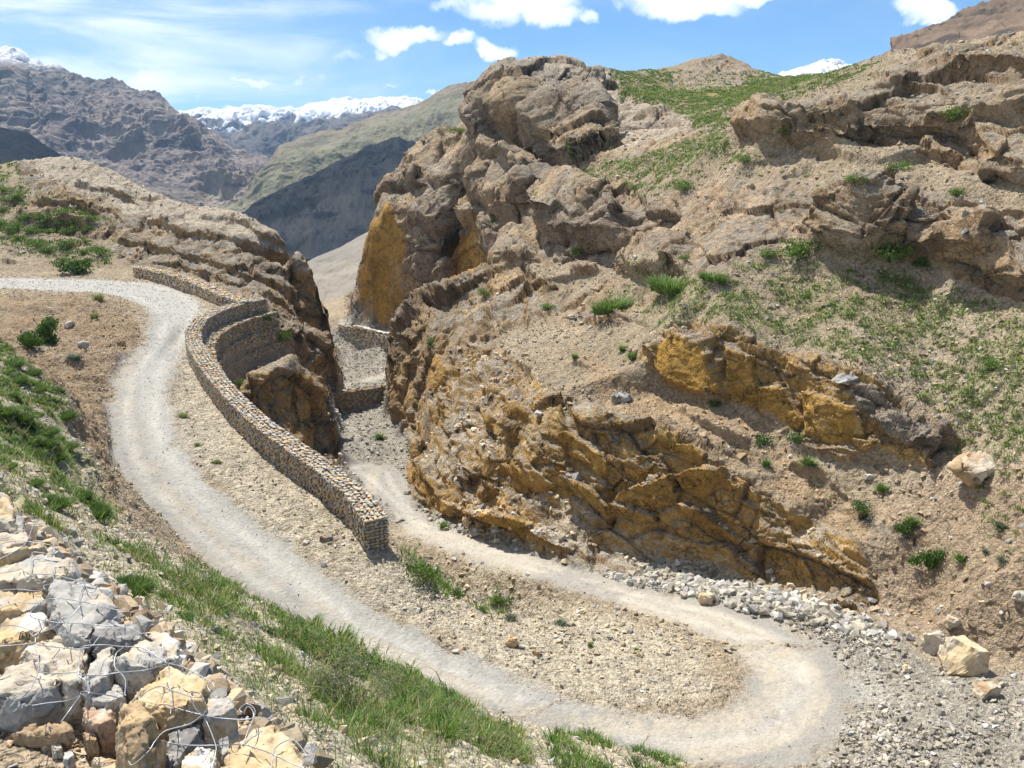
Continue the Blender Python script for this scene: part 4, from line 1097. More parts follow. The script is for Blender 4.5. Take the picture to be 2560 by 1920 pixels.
def stones_mesh(P, S, Cs, R=None, tilt=.6, aspect=None):
    """one mesh out of many small stones. S (n,) or (n,3)"""
    n = len(P); R = rand_rot(n, tilt) if R is None else R
    S = np.asarray(S); S = S[:, None].repeat(3, 1) if S.ndim == 1 else S
    ids = RNG.integers(0, len(PROTO), n)
    Vs, Fs, Cc = [], [], []; o = 0
    for k in range(len(PROTO)):
        m = ids == k
        if not m.any(): continue
        V, F = PROTO[k]
        v = V[None] * S[m][:, None, :]
        v = np.einsum('nij,nkj->nki', R[m], v) + P[m][:, None]
        Vs.append(v.reshape(-1, 3)); c = m.sum()
        Fs.append((F[None] + (np.arange(c) * len(V))[:, None, None] + o).reshape(-1, 3)); o += c * len(V)
        Cc.append(np.repeat(Cs[m], len(V), 0))
    return np.concatenate(Vs), np.concatenate(Fs), np.concatenate(Cc)

AREA = np.linalg.norm(np.cross(np.gradient(PF, axis=0), np.gradient(PF, axis=1)), axis=-1)
VISR = PF[..., 2] / PF[..., 1]
VIS = (VISR >= np.maximum.accumulate(VISR, axis=1) - .02) & (PU > -150) & (PU < PW + 150) & (PV < PH + 120)
def scatter(mask, n):
    w = (mask * AREA * VIS).ravel(); w = w / w.sum()
    i = RNG.choice(len(w), n, p=w)
    j = np.clip(i + 1, 0, len(_pf) - 1)
    return _pf[i] + (_pf[j] - _pf[i]) * RNG.uniform(-.5, .5, (n, 1)) * (np.linalg.norm(_pf[j] - _pf[i], axis=1) < 1)[:, None], i
Cflat = C.reshape(-1, 3)
def gravel(name, label, mask, n, s0, s1, power=2.5, tone=(1.15, 1.1, 1.0), mixgrey=.3, sink=.25):
    P, i = scatter(mask, n)
    d = _pd[i]
    s = s0 + (s1 - s0) * RNG.random(n) ** power
    s = np.maximum(s, d * .0007)
    c = Cflat[i] * np.array(tone) * RNG.uniform(.65, 1.45, (n, 1))
    g = np.array((.42, .40, .365)) * RNG.uniform(.5, 1.3, (n, 1))
    m = (RNG.random(n) < mixgrey)[:, None]
    c = np.clip(np.where(m, g, c), .03, .8)
    P = P + _nf[i] * (s * sink)[:, None]
    V, F, Cc = stones_mesh(P, s, c)
    return link(name, mesh_np(name, V, F, Cc, M_STONE, False), label, 'gravel', kind='stuff')

loose = (1 - ROCK) * (1 - ROADM)
gravel('gravel', 'small stones littering the tan scree of the right slope', loose * (GU > 900) * (GV < 1420) * (GY > 26) * (GY < 100) * (.3 + sstep(-.2, .5, WN1)), 24000, .025, .17, 8, (1.1, 1.05, .98), .18)
gravel('rubble', 'white and grey rubble at the foot of the ochre rock face', rub * loose * (.25 + sstep(-.2, .4, WN2 + WN1)), 5200, .03, .34, 6.5, (.88, .87, .83), .4)
gravel('gravel', 'loose grey gravel fan beside the hairpin bend', gr * loose * (GY < 34) * (GU > 1500) * (.1 + sstep(-.1, .4, WN1 + .6 * WN2)), 14000, .02, .15, 7, (1.0, .98, .95), .25)
gravel('gravel', 'loose gravel on the gorge floor', gr * loose * (GY > 34), 6000, .04, .24, 5, (1.1, 1.1, 1.1), .4)
gravel('gravel', 'tan stones strewn along the road shoulders', loose * (GY > 15) * (GY < 80) * (GU < 1560) * (SD_UP > -4.5), 12000, .02, .11, 8, (1.1, 1.08, 1.02), .2)
gravel('gravel', 'stones on the steep bank below the camera', loose * (GY > 4.5) * (GY < 40) * (GU < 1500) * (SD_UP < -1.5), 22000, .008, .085, 6, (1.15, 1.1, 1.0), .3)
gravel('gravel', 'scattered stones on the road surface', ROADM, 3000, .012, .05, 5, (1, 1, 1), .4)
gravel('pebbles', 'pebbles and grit on the path at the lower left corner', loose * (GY < 5.2) * (GU < 720), 14000, .0025, .02, 7, (1.0, .92, .85), .3)
gravel('scree', 'broken blocks lying on the ledges of the lower rock face', pmask(R_LOW, 9, 28, 78) * sstep(.55, .85, SLOPE) * sstep(0, .4, WN1 + WN2), 2000, .04, .26, 6, (1.08, 1.02, .92), .25)
gravel('scree', 'broken stones on the ledges of the cliff and bands', ROCK * sstep(.6, .9, SLOPE) * (GY > 40) * sstep(0, .4, WN1 + WN2), 4500, .06, .34, 6, (1.05, 1.0, .95), .2)

# ------------------------------------------------------------------ gabion walls
def gabion(name, label, top, width, height, stone=.22, dark=1.0, ochre=.5, hfun=None, lean=0.0, endcap=True, batter=0.0, cat='stone wall'):
    """top: centre line of the wall top. packed stones all round a dark core."""
    P = [np.array(p, float) for p in top]
    # resample
    L = np.concatenate([[0], np.cumsum([np.linalg.norm((b - a)) for a, b in zip(P[:-1], P[1:])])])
    n = max(2, int(L[-1] / (stone * 1.15)))
    s = np.linspace(0, L[-1], n)
    T = np.stack([np.interp(s, L, [p[k] for p in P]) for k in range(3)], -1)
    tg = np.gradient(T, axis=0); tg[:, 2] = 0; tg /= np.linalg.norm(tg, axis=1, keepdims=True)
    nr = np.stack([tg[:, 1], -tg[:, 0], np.zeros(n)], -1)
    hh = np.full(n, height) if hfun is None else np.array([hfun(x / L[-1]) for x in s])
    # core
    ins = stone * .45; rows = []
    for sgn, zo in ((-1, 1), (1, 1), (1, 0), (-1, 0)):
        q = T + nr * sgn * (width / 2 - ins); q = q.copy()
        q[:, 2] -= ins if zo else 0
        if not zo: q[:, 2] -= hh
        rows.append(q)
    V = np.stack(rows, 1).reshape(-1, 3); F = []
    for i in range(n - 1):
        for k in range(4):
            F.append([i * 4 + k, (i + 1) * 4 + k, (i + 1) * 4 + (k + 1) % 4, i * 4 + (k + 1) % 4])
    F.append([0, 1, 2, 3]); F.append([(n - 1) * 4 + 3, (n - 1) * 4 + 2, (n - 1) * 4 + 1, (n - 1) * 4])
    Ft = np.array(F); Ft = np.concatenate([Ft[:, [0, 1, 2]], Ft[:, [0, 2, 3]]])
    # stones
    pts, Rs, Ss = [], [], []
    def put(c, ax, ay, az, sx, sy, sz):
        pts.append(c); Rs.append(np.stack([ax, ay, az], 1)); Ss.append((sx, sy, sz))
    up = np.array((0, 0, 1.0))
    for i in range(n):
        m = max(2, int(width / (stone * 1.1)))
        for k in range(m):
            o = (k + .5) / m - .5
            put(T[i] + nr[i] * o * width + up * RNG.normal(-.05 * stone, .10 * stone) + tg[i] * RNG.normal(0, .18 * stone), tg[i], nr[i], up, stone * RNG.uniform(.6, 1.1), stone * RNG.uniform(.5, .95), stone * RNG.uniform(.25, .5))
        m = max(1, int(hh[i] / (stone * .72)))
        for sg in (-1, 1):
            for k in range(m):
                z = -(k + .5) / m * hh[i]
                put(T[i] + nr[i] * sg * (width / 2 - stone * .15 + batter * -z) + up * (z + RNG.normal(0, .08 * stone)) + tg[i] * RNG.normal((k % 2) * .5 * stone, .3 * stone), tg[i], up, nr[i] * sg, stone * RNG.uniform(.5, 1.05), stone * RNG.uniform(.34, .62), stone * RNG.uniform(.3, .5))
        if endcap and i in (0, n - 1):
            sg = -1 if i == 0 else 1
            for k in range(m):
                for j in range(max(2, int(width / stone))):
                    o = (j + .5) / max(2, int(width / stone)) - .5
                    z = -(k + .5) / m * hh[i]
                    put(T[i] + nr[i] * o * width + up * z + tg[i] * sg * stone * .35, nr[i], up, tg[i] * sg, stone * RNG.uniform(.5, .75), stone * RNG.uniform(.32, .5), stone * RNG.uniform(.25, .4))
    pts = np.array(pts); Rs = np.array(Rs) @ rand_rot(len(pts), .12)[:, :, :] if False else np.array(Rs)
    jr = rand_rot(len(pts), .16); 
    a = RNG.normal(0, .35, len(pts)); Rl = np.zeros((len(pts), 3, 3)); Rl[:, 0, 0] = np.cos(a); Rl[:, 0, 1] = -np.sin(a); Rl[:, 1, 0] = np.sin(a); Rl[:, 1, 1] = np.cos(a); Rl[:, 2, 2] = 1
    Rs = np.array(Rs) @ Rl
    nS = len(pts)
    oc = np.array((.46, .345, .20)); gy = np.array((.37, .35, .315)); tn = np.array((.47, .40, .30)); rd_ = np.array((.36, .25, .19))
    r = RNG.random(nS)
    cs = np.where((r < ochre)[:, None], oc, np.where((r < ochre + .22)[:, None], tn, np.where((r < ochre + .27)[:, None], rd_, gy))) * RNG.uniform(.8, 1.18, (nS, 1)) * dark
    V2, F2, C2 = stones_mesh(pts, np.array(Ss), cs, R=Rs)
    Va = np.concatenate([V, V2]); Fa = np.concatenate([Ft, F2 + len(V)])
    Ca = np.concatenate([np.full((len(V), 3), (.26, .20, .13)), C2])  # core colour stands in for the shade in the gaps between stones
    return link(name, mesh_np(name, Va, Fa, Ca, M_GAB, False), label, cat)

wl = np.array([0] + list(np.cumsum([np.linalg.norm(b - a) for a, b in zip(WP[:-1], WP[1:])])))
def wall_h(t): return 1.35 - .35 * sstep(0, .6, t) + 0
wt_top = []
for k, p in enumerate(offset_path(WP, -.15)):
    hgt = 1.30 - .45 * (wl[k] / wl[-1])
    wt_top.append(p + np.array((0, 0, hgt)))
gabion('gabion_wall', 'long curved stone parapet of wire gabions along the outer edge of the upper road', wt_top, 1.0, 1.5, .175, hfun=lambda t: 1.75 - .3 * t, ochre=.26)
w2 = [np.array(PZ(*p)) for p in W2]
gabion('gabion_wall', 'short far stone parapet between the upper road bend and the brown cliff', [p + np.array((0, 0, .95 - .2 * k / 4)) for k, p in enumerate(w2)], 1.0, 1.2, .27, ochre=.5)
# three stepped retaining courses under the bend of the parapet
TB = WP[7:14]
for k, (off, z0) in enumerate(((.72, 0.0), (1.0, -1.12), (1.28, -2.24))):
    pth = offset_path(WP, off)[7:14]
    lab = ['topmost course of the stepped gabion retaining wall under the parapet bend', 'middle course of the stepped gabion retaining wall under the parapet bend', 'lowest course of the stepped gabion retaining wall under the parapet bend'][k]
    pth = [np.array((p[0], p[1], p[2] + z0 - .15)) for p in pth]
    gabion('retaining_wall', lab, pth, .8, 1.25, .24, ochre=.6, dark=.9)
gabion('gabion_wall', 'low brown stone wall holding up the lower road in the gorge gap', [PZ(670, 845, -20.75), PZ(700, 843, -20.75), PZ(770, 826 + 14, -20.75), PZ(845, 832, -20.75)] and [np.array(PZ(u, v, z)) for u, v, z in ((668, 850, -20.6), (700, 849, -20.6), (765, 841, -20.7), (842, 830, -20.8))], 1.0, 2.6, .32, ochre=.5, dark=.85)
gabion('retaining_wall', 'grey stone retaining wall below the farthest stretch of road', [np.array(PZ(u, v, -20.9)) for u, v in ((738, 699), (765, 705), (800, 713), (830, 722), (862, 731), (900, 742))], 1.2, 4.6, .42, ochre=.08, dark=1.2)
V = []
_edge = [np.array(PZ(u, v, -20.55)) for u, v in ((765, 703), (790, 708), (815, 714), (838, 719))]
gabion('parapet_block', 'pale concrete parapet strip on the edge of the farthest road', _edge, .35, .5, .5, ochre=0.0, dark=1.6, cat='parapet')
# ------------------------------------------------------------------ plants
def blades(P, L, Wd, lean, az, Cs, curve=.35):
    """P (n,3) roots; one curved blade each: 5 verts, 3 triangles"""
    n = len(P)
    d = np.stack([np.cos(az) * np.sin(lean), np.sin(az) * np.sin(lean), np.cos(lean)], -1)
    s = np.stack([-np.sin(az + RNG.normal(0, .6, n)), np.cos(az), np.zeros(n)], -1); s /= np.linalg.norm(s, axis=1, keepdims=True)
    out = np.stack([np.cos(az), np.sin(az), -.5 * np.ones(n)], -1)
    mid = P + d * (L * .55)[:, None]
    tip = P + d * L[:, None] + out * (L * curve * RNG.uniform(.2, 1, n))[:, None]
    w = (Wd / 2)[:, None]
    V = np.stack([P - s * w, P + s * w, mid - s * w * .8, mid + s * w * .8, tip], 1).reshape(-1, 3)
    base = (np.arange(n) * 5)[:, None]
    F = np.concatenate([base + np.array((0, 1, 2)), base + np.array((1, 3, 2)), base + np.array((2, 3, 4))])
    Cv = np.repeat(Cs, 5, 0)
    return V, F, Cv

GREENS = np.array(((.095, .185, .025), (.125, .215, .03), (.19, .24, .05), (.16, .21, .10), (.32, .29, .13), (.085, .155, .028)))
def grass(name, label, mask, ntuft, nb, h0, h1, rad, wid, pal, steps=1):
    P, i = scatter(mask, ntuft)
    k = RNG.integers(max(2, nb // 2), nb + nb // 2, ntuft)
    hs = RNG.uniform(h0, h1, ntuft) * (.7 + .6 * RNG.random(ntuft))
    t = np.repeat(np.arange(ntuft), k); n = len(t)
    az = RNG.uniform(0, 2 * np.pi, n); rr = rad * np.sqrt(RNG.random(n)) * (.5 + hs[t] / h1)
    root = P[t] + np.stack([np.cos(az) * rr, np.sin(az) * rr, -.02 * np.ones(n)], -1)
    nn = _nf[i][t]
    root[:, 2] -= ((root[:, :2] - P[t][:, :2]) * nn[:, :2]).sum(1) / np.maximum(nn[:, 2], .3)
    tc = GREENS[RNG.choice(len(GREENS), ntuft, p=pal)]
    cs = tc[t] * RNG.uniform(.6, 1.5, (n, 1)) * np.array((1, 1, 1)) + RNG.normal(0, .012, (n, 3))
    dry = RNG.random(n) < .09; cs[dry] = np.array((.42, .36, .19)) * RNG.uniform(.7, 1.2, (dry.sum(), 1))
    L = hs[t] * RNG.uniform(.5, 1.15, n)
    dd = np.linalg.norm(P[t], axis=1)
    V, F, Cv = blades(root, L, np.maximum(wid, dd * .0009) * RNG.uniform(.7, 1.3, n), np.abs(RNG.normal(.15, .3, n)) + rr / max(rad, .01) * .2, az, np.clip(cs, .015, .7))
    return link(name, mesh_np(name, V, F, Cv, M_GRASS, False), label, 'grass', kind='stuff')

bank = np.maximum.reduce([pmask([(-400,760),(0,742),(70,800),(128,850),(138,950),(160,1020),(242,1128),(200,1150),(60,1092),(-400,1060)], 10, 9, 50),
    pmask([(20,1095),(235,1160),(350,1225),(500,1300),(640,1372),(780,1432),(900,1500),(1000,1545),(1110,1585),(1150,1640),(1000,1760),(700,1690),(590,1590),(400,1390),(200,1190)], 10, 3.5, 30)]) * (1 - ROADM)
patch = sstep(.02, .36, WN2 * .75 + .45 * WN1)
dens = np.clip(8.0 / np.maximum(GY, 3), .15, 1.6)
grass('grass', 'green grass on the bank between the camera and the upper road', bank * patch * dens, 6500, 20, .07, .19, .10, .006, (.25, .25, .15, .15, .08, .12))
grass('grass', 'thin short grass between the stones of the bank', bank * dens * (.3 + patch), 3500, 8, .05, .14, .08, .005, (.2, .2, .2, .25, .1, .05))
tall = np.maximum.reduce([pmask([(385,1240),(450,1225),(520,1270),(500,1340),(430,1320)], 12, 5, 30), pmask([(640,1560),(760,1500),(860,1530),(880,1659),(760,1700),(680,1640)], 14, 4, 20),
    pmask([(850,1450),(960,1470),(1020,1540),(960,1610),(860,1570)], 12, 5, 25), pmask([(520,1290),(600,1320),(700,1370),(760,1420),(640,1400)], 10, 8, 25),
    pmask([(1190,1605),(1270,1585),(1340,1640),(1330,1700),(1200,1700)], 9, 5, 25), pmask([(1380,1630),(1470,1640),(1490,1700),(1380,1700)], 8, 5, 25), pmask([(560,1400),(680,1440),(720,1500),(600,1480)], 12, 4, 20), pmask([(0,742),(70,790),(130,850),(120,890),(50,830),(0,800)], 8, 20, 50)]) * (1 - ROADM)
grass('grass', 'tall lush grass clumps on the bank beside the hairpin road', tall * dens * (.06 + sstep(-.02, .25, WN2 + .4 * WN3)), 1500, 30, .12, .30, .10, .006, (.34, .3, .08, .08, .04, .16))
grass('grass', 'dry seed stalks standing in the grass of the bank', bank * dens * (.3 + patch), 1200, 5, .18, .38, .06, .0035, (.0, .1, .3, .1, .5, .0))
wallend = np.maximum(pmask([(850,1190),(900,1215),(980,1270),(960,1290),(900,1260),(855,1215)], 7, 24, 45), .7 * pmask([(1020,1300),(1110,1290),(1100,1330),(1010,1330)], 9, 24, 42))
grass('grass', 'green weeds growing at the foot of the parapet end', wallend * (1 - ROADM), 260, 18, .2, .5, .16, .02, (.4, .3, .1, .1, .05, .05))
hill = np.maximum.reduce([pmask([(1270,650),(1480,570),(1900,560),(2060,640),(2300,690),(2400,980),(2150,970),(1990,840),(1720,740),(1560,690),(1440,700)], 20, 28, 75),
    .6 * pmask([(1210,375),(1400,320),(1560,290),(1610,330),(1480,400),(1420,430),(1300,410)], 15, 60, 125), .5 * pmask([(-300,370),(40,360),(230,460),(240,570),(100,560),(-300,480)], 15, 70, 125),
    .8 * pmask([(1320,150),(1700,165),(1900,140),(1900,190),(1620,235),(1540,295),(1340,205)], 12, 85, 175), .5 * pmask([(2000,700),(2400,900),(2400,1200),(2150,1200),(2040,950)], 20, 24, 48), .8 * pmask([(2030,115),(2300,70),(2300,130),(2050,150)], 8, 50, 100), .5*pmask([(20,430),(250,480),(240,560),(100,560),(0,480)], 10, 70, 120)])
grass('grass', 'sparse low green tussocks dotting the stony right hillside', hill * (1 - ROCK) * sstep(-.45, .3, WN2 + .4 * WN1), 13000, 13, .12, .28, .18, .032, (.30, .30, .15, .15, .04, .06))
grass('grass', 'thin grass on the high saddle below the right skyline', np.maximum(pmask([(1320,155),(1420,150),(1560,190),(1700,165),(1850,150),(1850,190),(1620,235),(1540,300),(1460,255),(1340,205)], 12, 85, 175), pmask([(1210,372),(1400,325),(1540,292),(1600,300),(1500,345),(1400,360),(1300,392)], 9, 60, 125)) * (1 - ROCK), 3200, 9, .12, .26, .4, .05, (.10, .15, .40, .10, .25, .0))

def leaf_cloud(n, seed, pal, leaf=.10, up=.75, shell=.5, flat=1.0):
    r = np.random.default_rng(seed)
    lob = r.normal(size=(9, 3)) * np.array((.38, .38, .28)) + np.array((0, 0, .6))
    c = lob[r.integers(0, 9, n)]; p = c + r.normal(size=(n, 3)) * .22
    p[:, 2] = np.abs(p[:, 2]) * up * flat + .03
    ax = r.normal(size=(n, 3)); ax[:, 2] = np.abs(ax[:, 2]) + .5; ax /= np.linalg.norm(ax, axis=1, keepdims=True)
    b = np.cross(ax, r.normal(size=(n, 3))); b /= np.linalg.norm(b, axis=1, keepdims=True)
    L = leaf * r.uniform(.6, 1.3, (n, 1)); Wd = L * .36
    V = np.stack([p, p + ax * L * .5 + b * Wd, p + ax * L, p + ax * L * .5 - b * Wd], 1).reshape(-1, 3)
    o = (np.arange(n) * 4)[:, None]
    F = np.concatenate([o + np.array((0, 1, 2)), o + np.array((0, 2, 3))])
    C_ = pal[r.integers(0, len(pal), n)] * r.uniform(.6, 1.4, (n, 1))
    return V, F, np.repeat(np.clip(C_, .015, .7), 4, 0)
def blade_cloud(n, seed, pal, L=1.0, w=.03, lean=.5, rad=.25, rx=1.0, ry=1.0, curve=.4):
    global RNG
    keep = RNG; RNG = np.random.default_rng(seed)
    az = RNG.uniform(0, 2 * np.pi, n); rr = rad * np.sqrt(RNG.random(n))
    P = np.stack([np.cos(az) * rr * rx, np.sin(az) * rr * ry, np.full(n, -.02)], -1)
    Cs = pal[RNG.integers(0, len(pal), n)] * RNG.uniform(.6, 1.4, (n, 1))
    o = blades(P, L * RNG.uniform(.5, 1.1, n), np.full(n, w) * RNG.uniform(.6, 1.3, n), np.abs(RNG.normal(lean * .6, lean * .6, n)), az, np.clip(Cs, .015, .7), curve)
    RNG = keep; return o
def stems(n, seed, h=.8, w=.02, lean=.45):
    return blade_cloud(n, seed, np.array(((.20, .14, .08), (.26, .2, .12))), h, w, lean, .1, curve=.1)
def heads(n, seed, h=.9, spread=.45):
    r = np.random.default_rng(seed); V, F, Cc = [], [], []; o = 0
    pv, pf = PROTO[0]
    for k in range(n):
        a = r.uniform(0, 6.28); q = spread * math.sqrt(r.random())
        c = np.array((math.cos(a) * q, math.sin(a) * q, h * r.uniform(.75, 1.1)))
        v = pv * np.array((.055, .055, .022)) * r.uniform(.7, 1.2) + c; V.append(v); F.append(pf + o); o += len(v); Cc.append(np.full((len(v), 3), .68) * np.array((1, .98, .86)))
    return np.concatenate(V), np.concatenate(F), np.concatenate(Cc)
DARKG = np.array(((.055, .11, .022), (.08, .15, .03), (.11, .19, .04)))
MIDG = np.array(((.09, .17, .03), (.14, .22, .045), (.18, .26, .06)))
YELG = np.array(((.20, .25, .06), (.26, .28, .09), (.15, .2, .05)))
GREYG = np.array(((.16, .19, .11), (.20, .22, .15), (.13, .16, .09)))
STRAW = np.array(((.36, .34, .19), (.28, .29, .15), (.44, .40, .26)))
PM = {}
def cat3(a, b): return np.concatenate([a[0], b[0]]), np.concatenate([a[1], b[1] + len(a[0])]), np.concatenate([a[2], b[2]])
def pm(key, f):
    if key not in PM:
        V, F, Cc = f(); PM[key] = mesh_np(key.split(':')[0], V, F, Cc, M_LEAF if 'foliage' in key or 'cushion' in key else M_GRASS, False)
    return PM[key]
def kinds(kind, s):
    """(part name, mesh) for a plant of this kind"""
    if kind == 'leafy': return [('foliage', pm('foliage:l%d' % s, lambda: leaf_cloud(900, 10 + s, MIDG, .12))), ('stem', pm('stem:l%d' % s, lambda: stems(40, 50 + s)))]
    if kind == 'dark': return [('foliage', pm('foliage:d%d' % s, lambda: leaf_cloud(1500, 20 + s, DARKG, .17))), ('stem', pm('stem:d%d' % s, lambda: stems(40, 60 + s)))]
    if kind == 'rosette': return [('foliage', pm('foliage:r%d' % s, lambda: blade_cloud(260, 30 + s, MIDG, 1.0, .07, .8, .3))), ('stem', pm('stem:r%d' % s, lambda: stems(20, 70 + s, .7)))]
    if kind == 'flower': return [('foliage', pm('foliage:f%d' % s, lambda: cat3(leaf_cloud(800, 40 + s, DARKG, .13), heads(26, 80 + s, .75, .6)))), ('stem', pm('stem:f%d' % s, lambda: stems(30, 65 + s)))]
    if kind == 'umbel': return [(None, pm('umbel_plant:%d' % s, lambda: cat3(blade_cloud(60, 45 + s, YELG, 1.0, .02, .4, .2, curve=.05), heads(22, 85 + s, .95, .5))))]
    if kind == 'grey': return [(None, pm('grey_tuft:%d' % s, lambda: blade_cloud(300, 90 + s, GREYG, .8, .05, .9, .4)))]
    if kind == 'yellow': return [(None, pm('yellow_tuft:%d' % s, lambda: blade_cloud(240, 95 + s, YELG, .9, .04, .6, .35)))]
    if kind == 'straw': return [('foliage', pm('foliage:s%d' % s, lambda: leaf_cloud(2600, 100 + s, np.concatenate([STRAW, GREYG]), .055, 1.0))), ('stem', pm('stem:s%d' % s, lambda: stems(160, 75 + s, .9, .012, .7)))]
    if kind == 'greybush': return [('foliage', pm('foliage:g%d' % s, lambda: leaf_cloud(3200, 110 + s, np.concatenate([GREYG, GREYG, STRAW]), .05, 1.0))), ('stem', pm('stem:g%d' % s, lambda: stems(120, 76 + s, .9, .012, .7)))]
    if kind == 'cushion': return [(None, pm('cushion_plant:%d' % s, lambda: blade_cloud(2400, 120 + s, np.concatenate([DARKG, MIDG]), .55, .022, 1.1, .75, curve=.1)))]
    if kind == 'clump': return [(None, pm('grass_clump:%d' % s, lambda: blade_cloud(900, 130 + s, MIDG, .75, .03, .35, 1.0, 1.0, .35)))]
    return [(None, pm('grass_tuft:%d' % s, lambda: blade_cloud(130, 140 + s, np.concatenate([MIDG, YELG]), .62, .06, .9, .5)))]
NAMEK = {'leafy': 'shrub', 'dark': 'shrub', 'rosette': 'leafy_plant', 'flower': 'flowering_shrub', 'umbel': 'umbel_plant', 'grey': 'grey_tussock', 'yellow': 'yellow_tussock', 'straw': 'dry_shrub', 'greybush': 'grey_shrub', 'cushion': 'cushion_plant', 'clump': 'grass_clump', 'tuft': 'grass_tuft'}
CATK = {'leafy': 'shrub', 'dark': 'shrub', 'rosette': 'plant', 'flower': 'shrub', 'umbel': 'plant', 'grey': 'tussock', 'yellow': 'tussock', 'straw': 'shrub', 'greybush': 'shrub', 'cushion': 'cushion plant', 'clump': 'grass clump', 'tuft': 'grass tuft'}
def plant(kind, u, v, wpx, label, asp=1.0, group=None, rot=None, s=None):
    p, nrm, dep = hit(u, v)
    R = wpx / FOC * dep / 2 / .8
    s = RNG.integers(0, 3) if s is None else s
    ks = kinds(kind, s)
    if ks[0][0] is None:
        o = link(NAMEK[kind], ks[0][1], label, CATK[kind], group)
    else:
        o = link(NAMEK[kind], None, label, CATK[kind], group)
        for nm, me in ks: link(nm, me, parent=o)
    o.location = (p[0], p[1], p[2] - .03 * R); o.scale = (R, R, R * asp); o.rotation_euler = (0, 0, RNG.uniform(0, 6.28) if rot is None else rot)
    return o
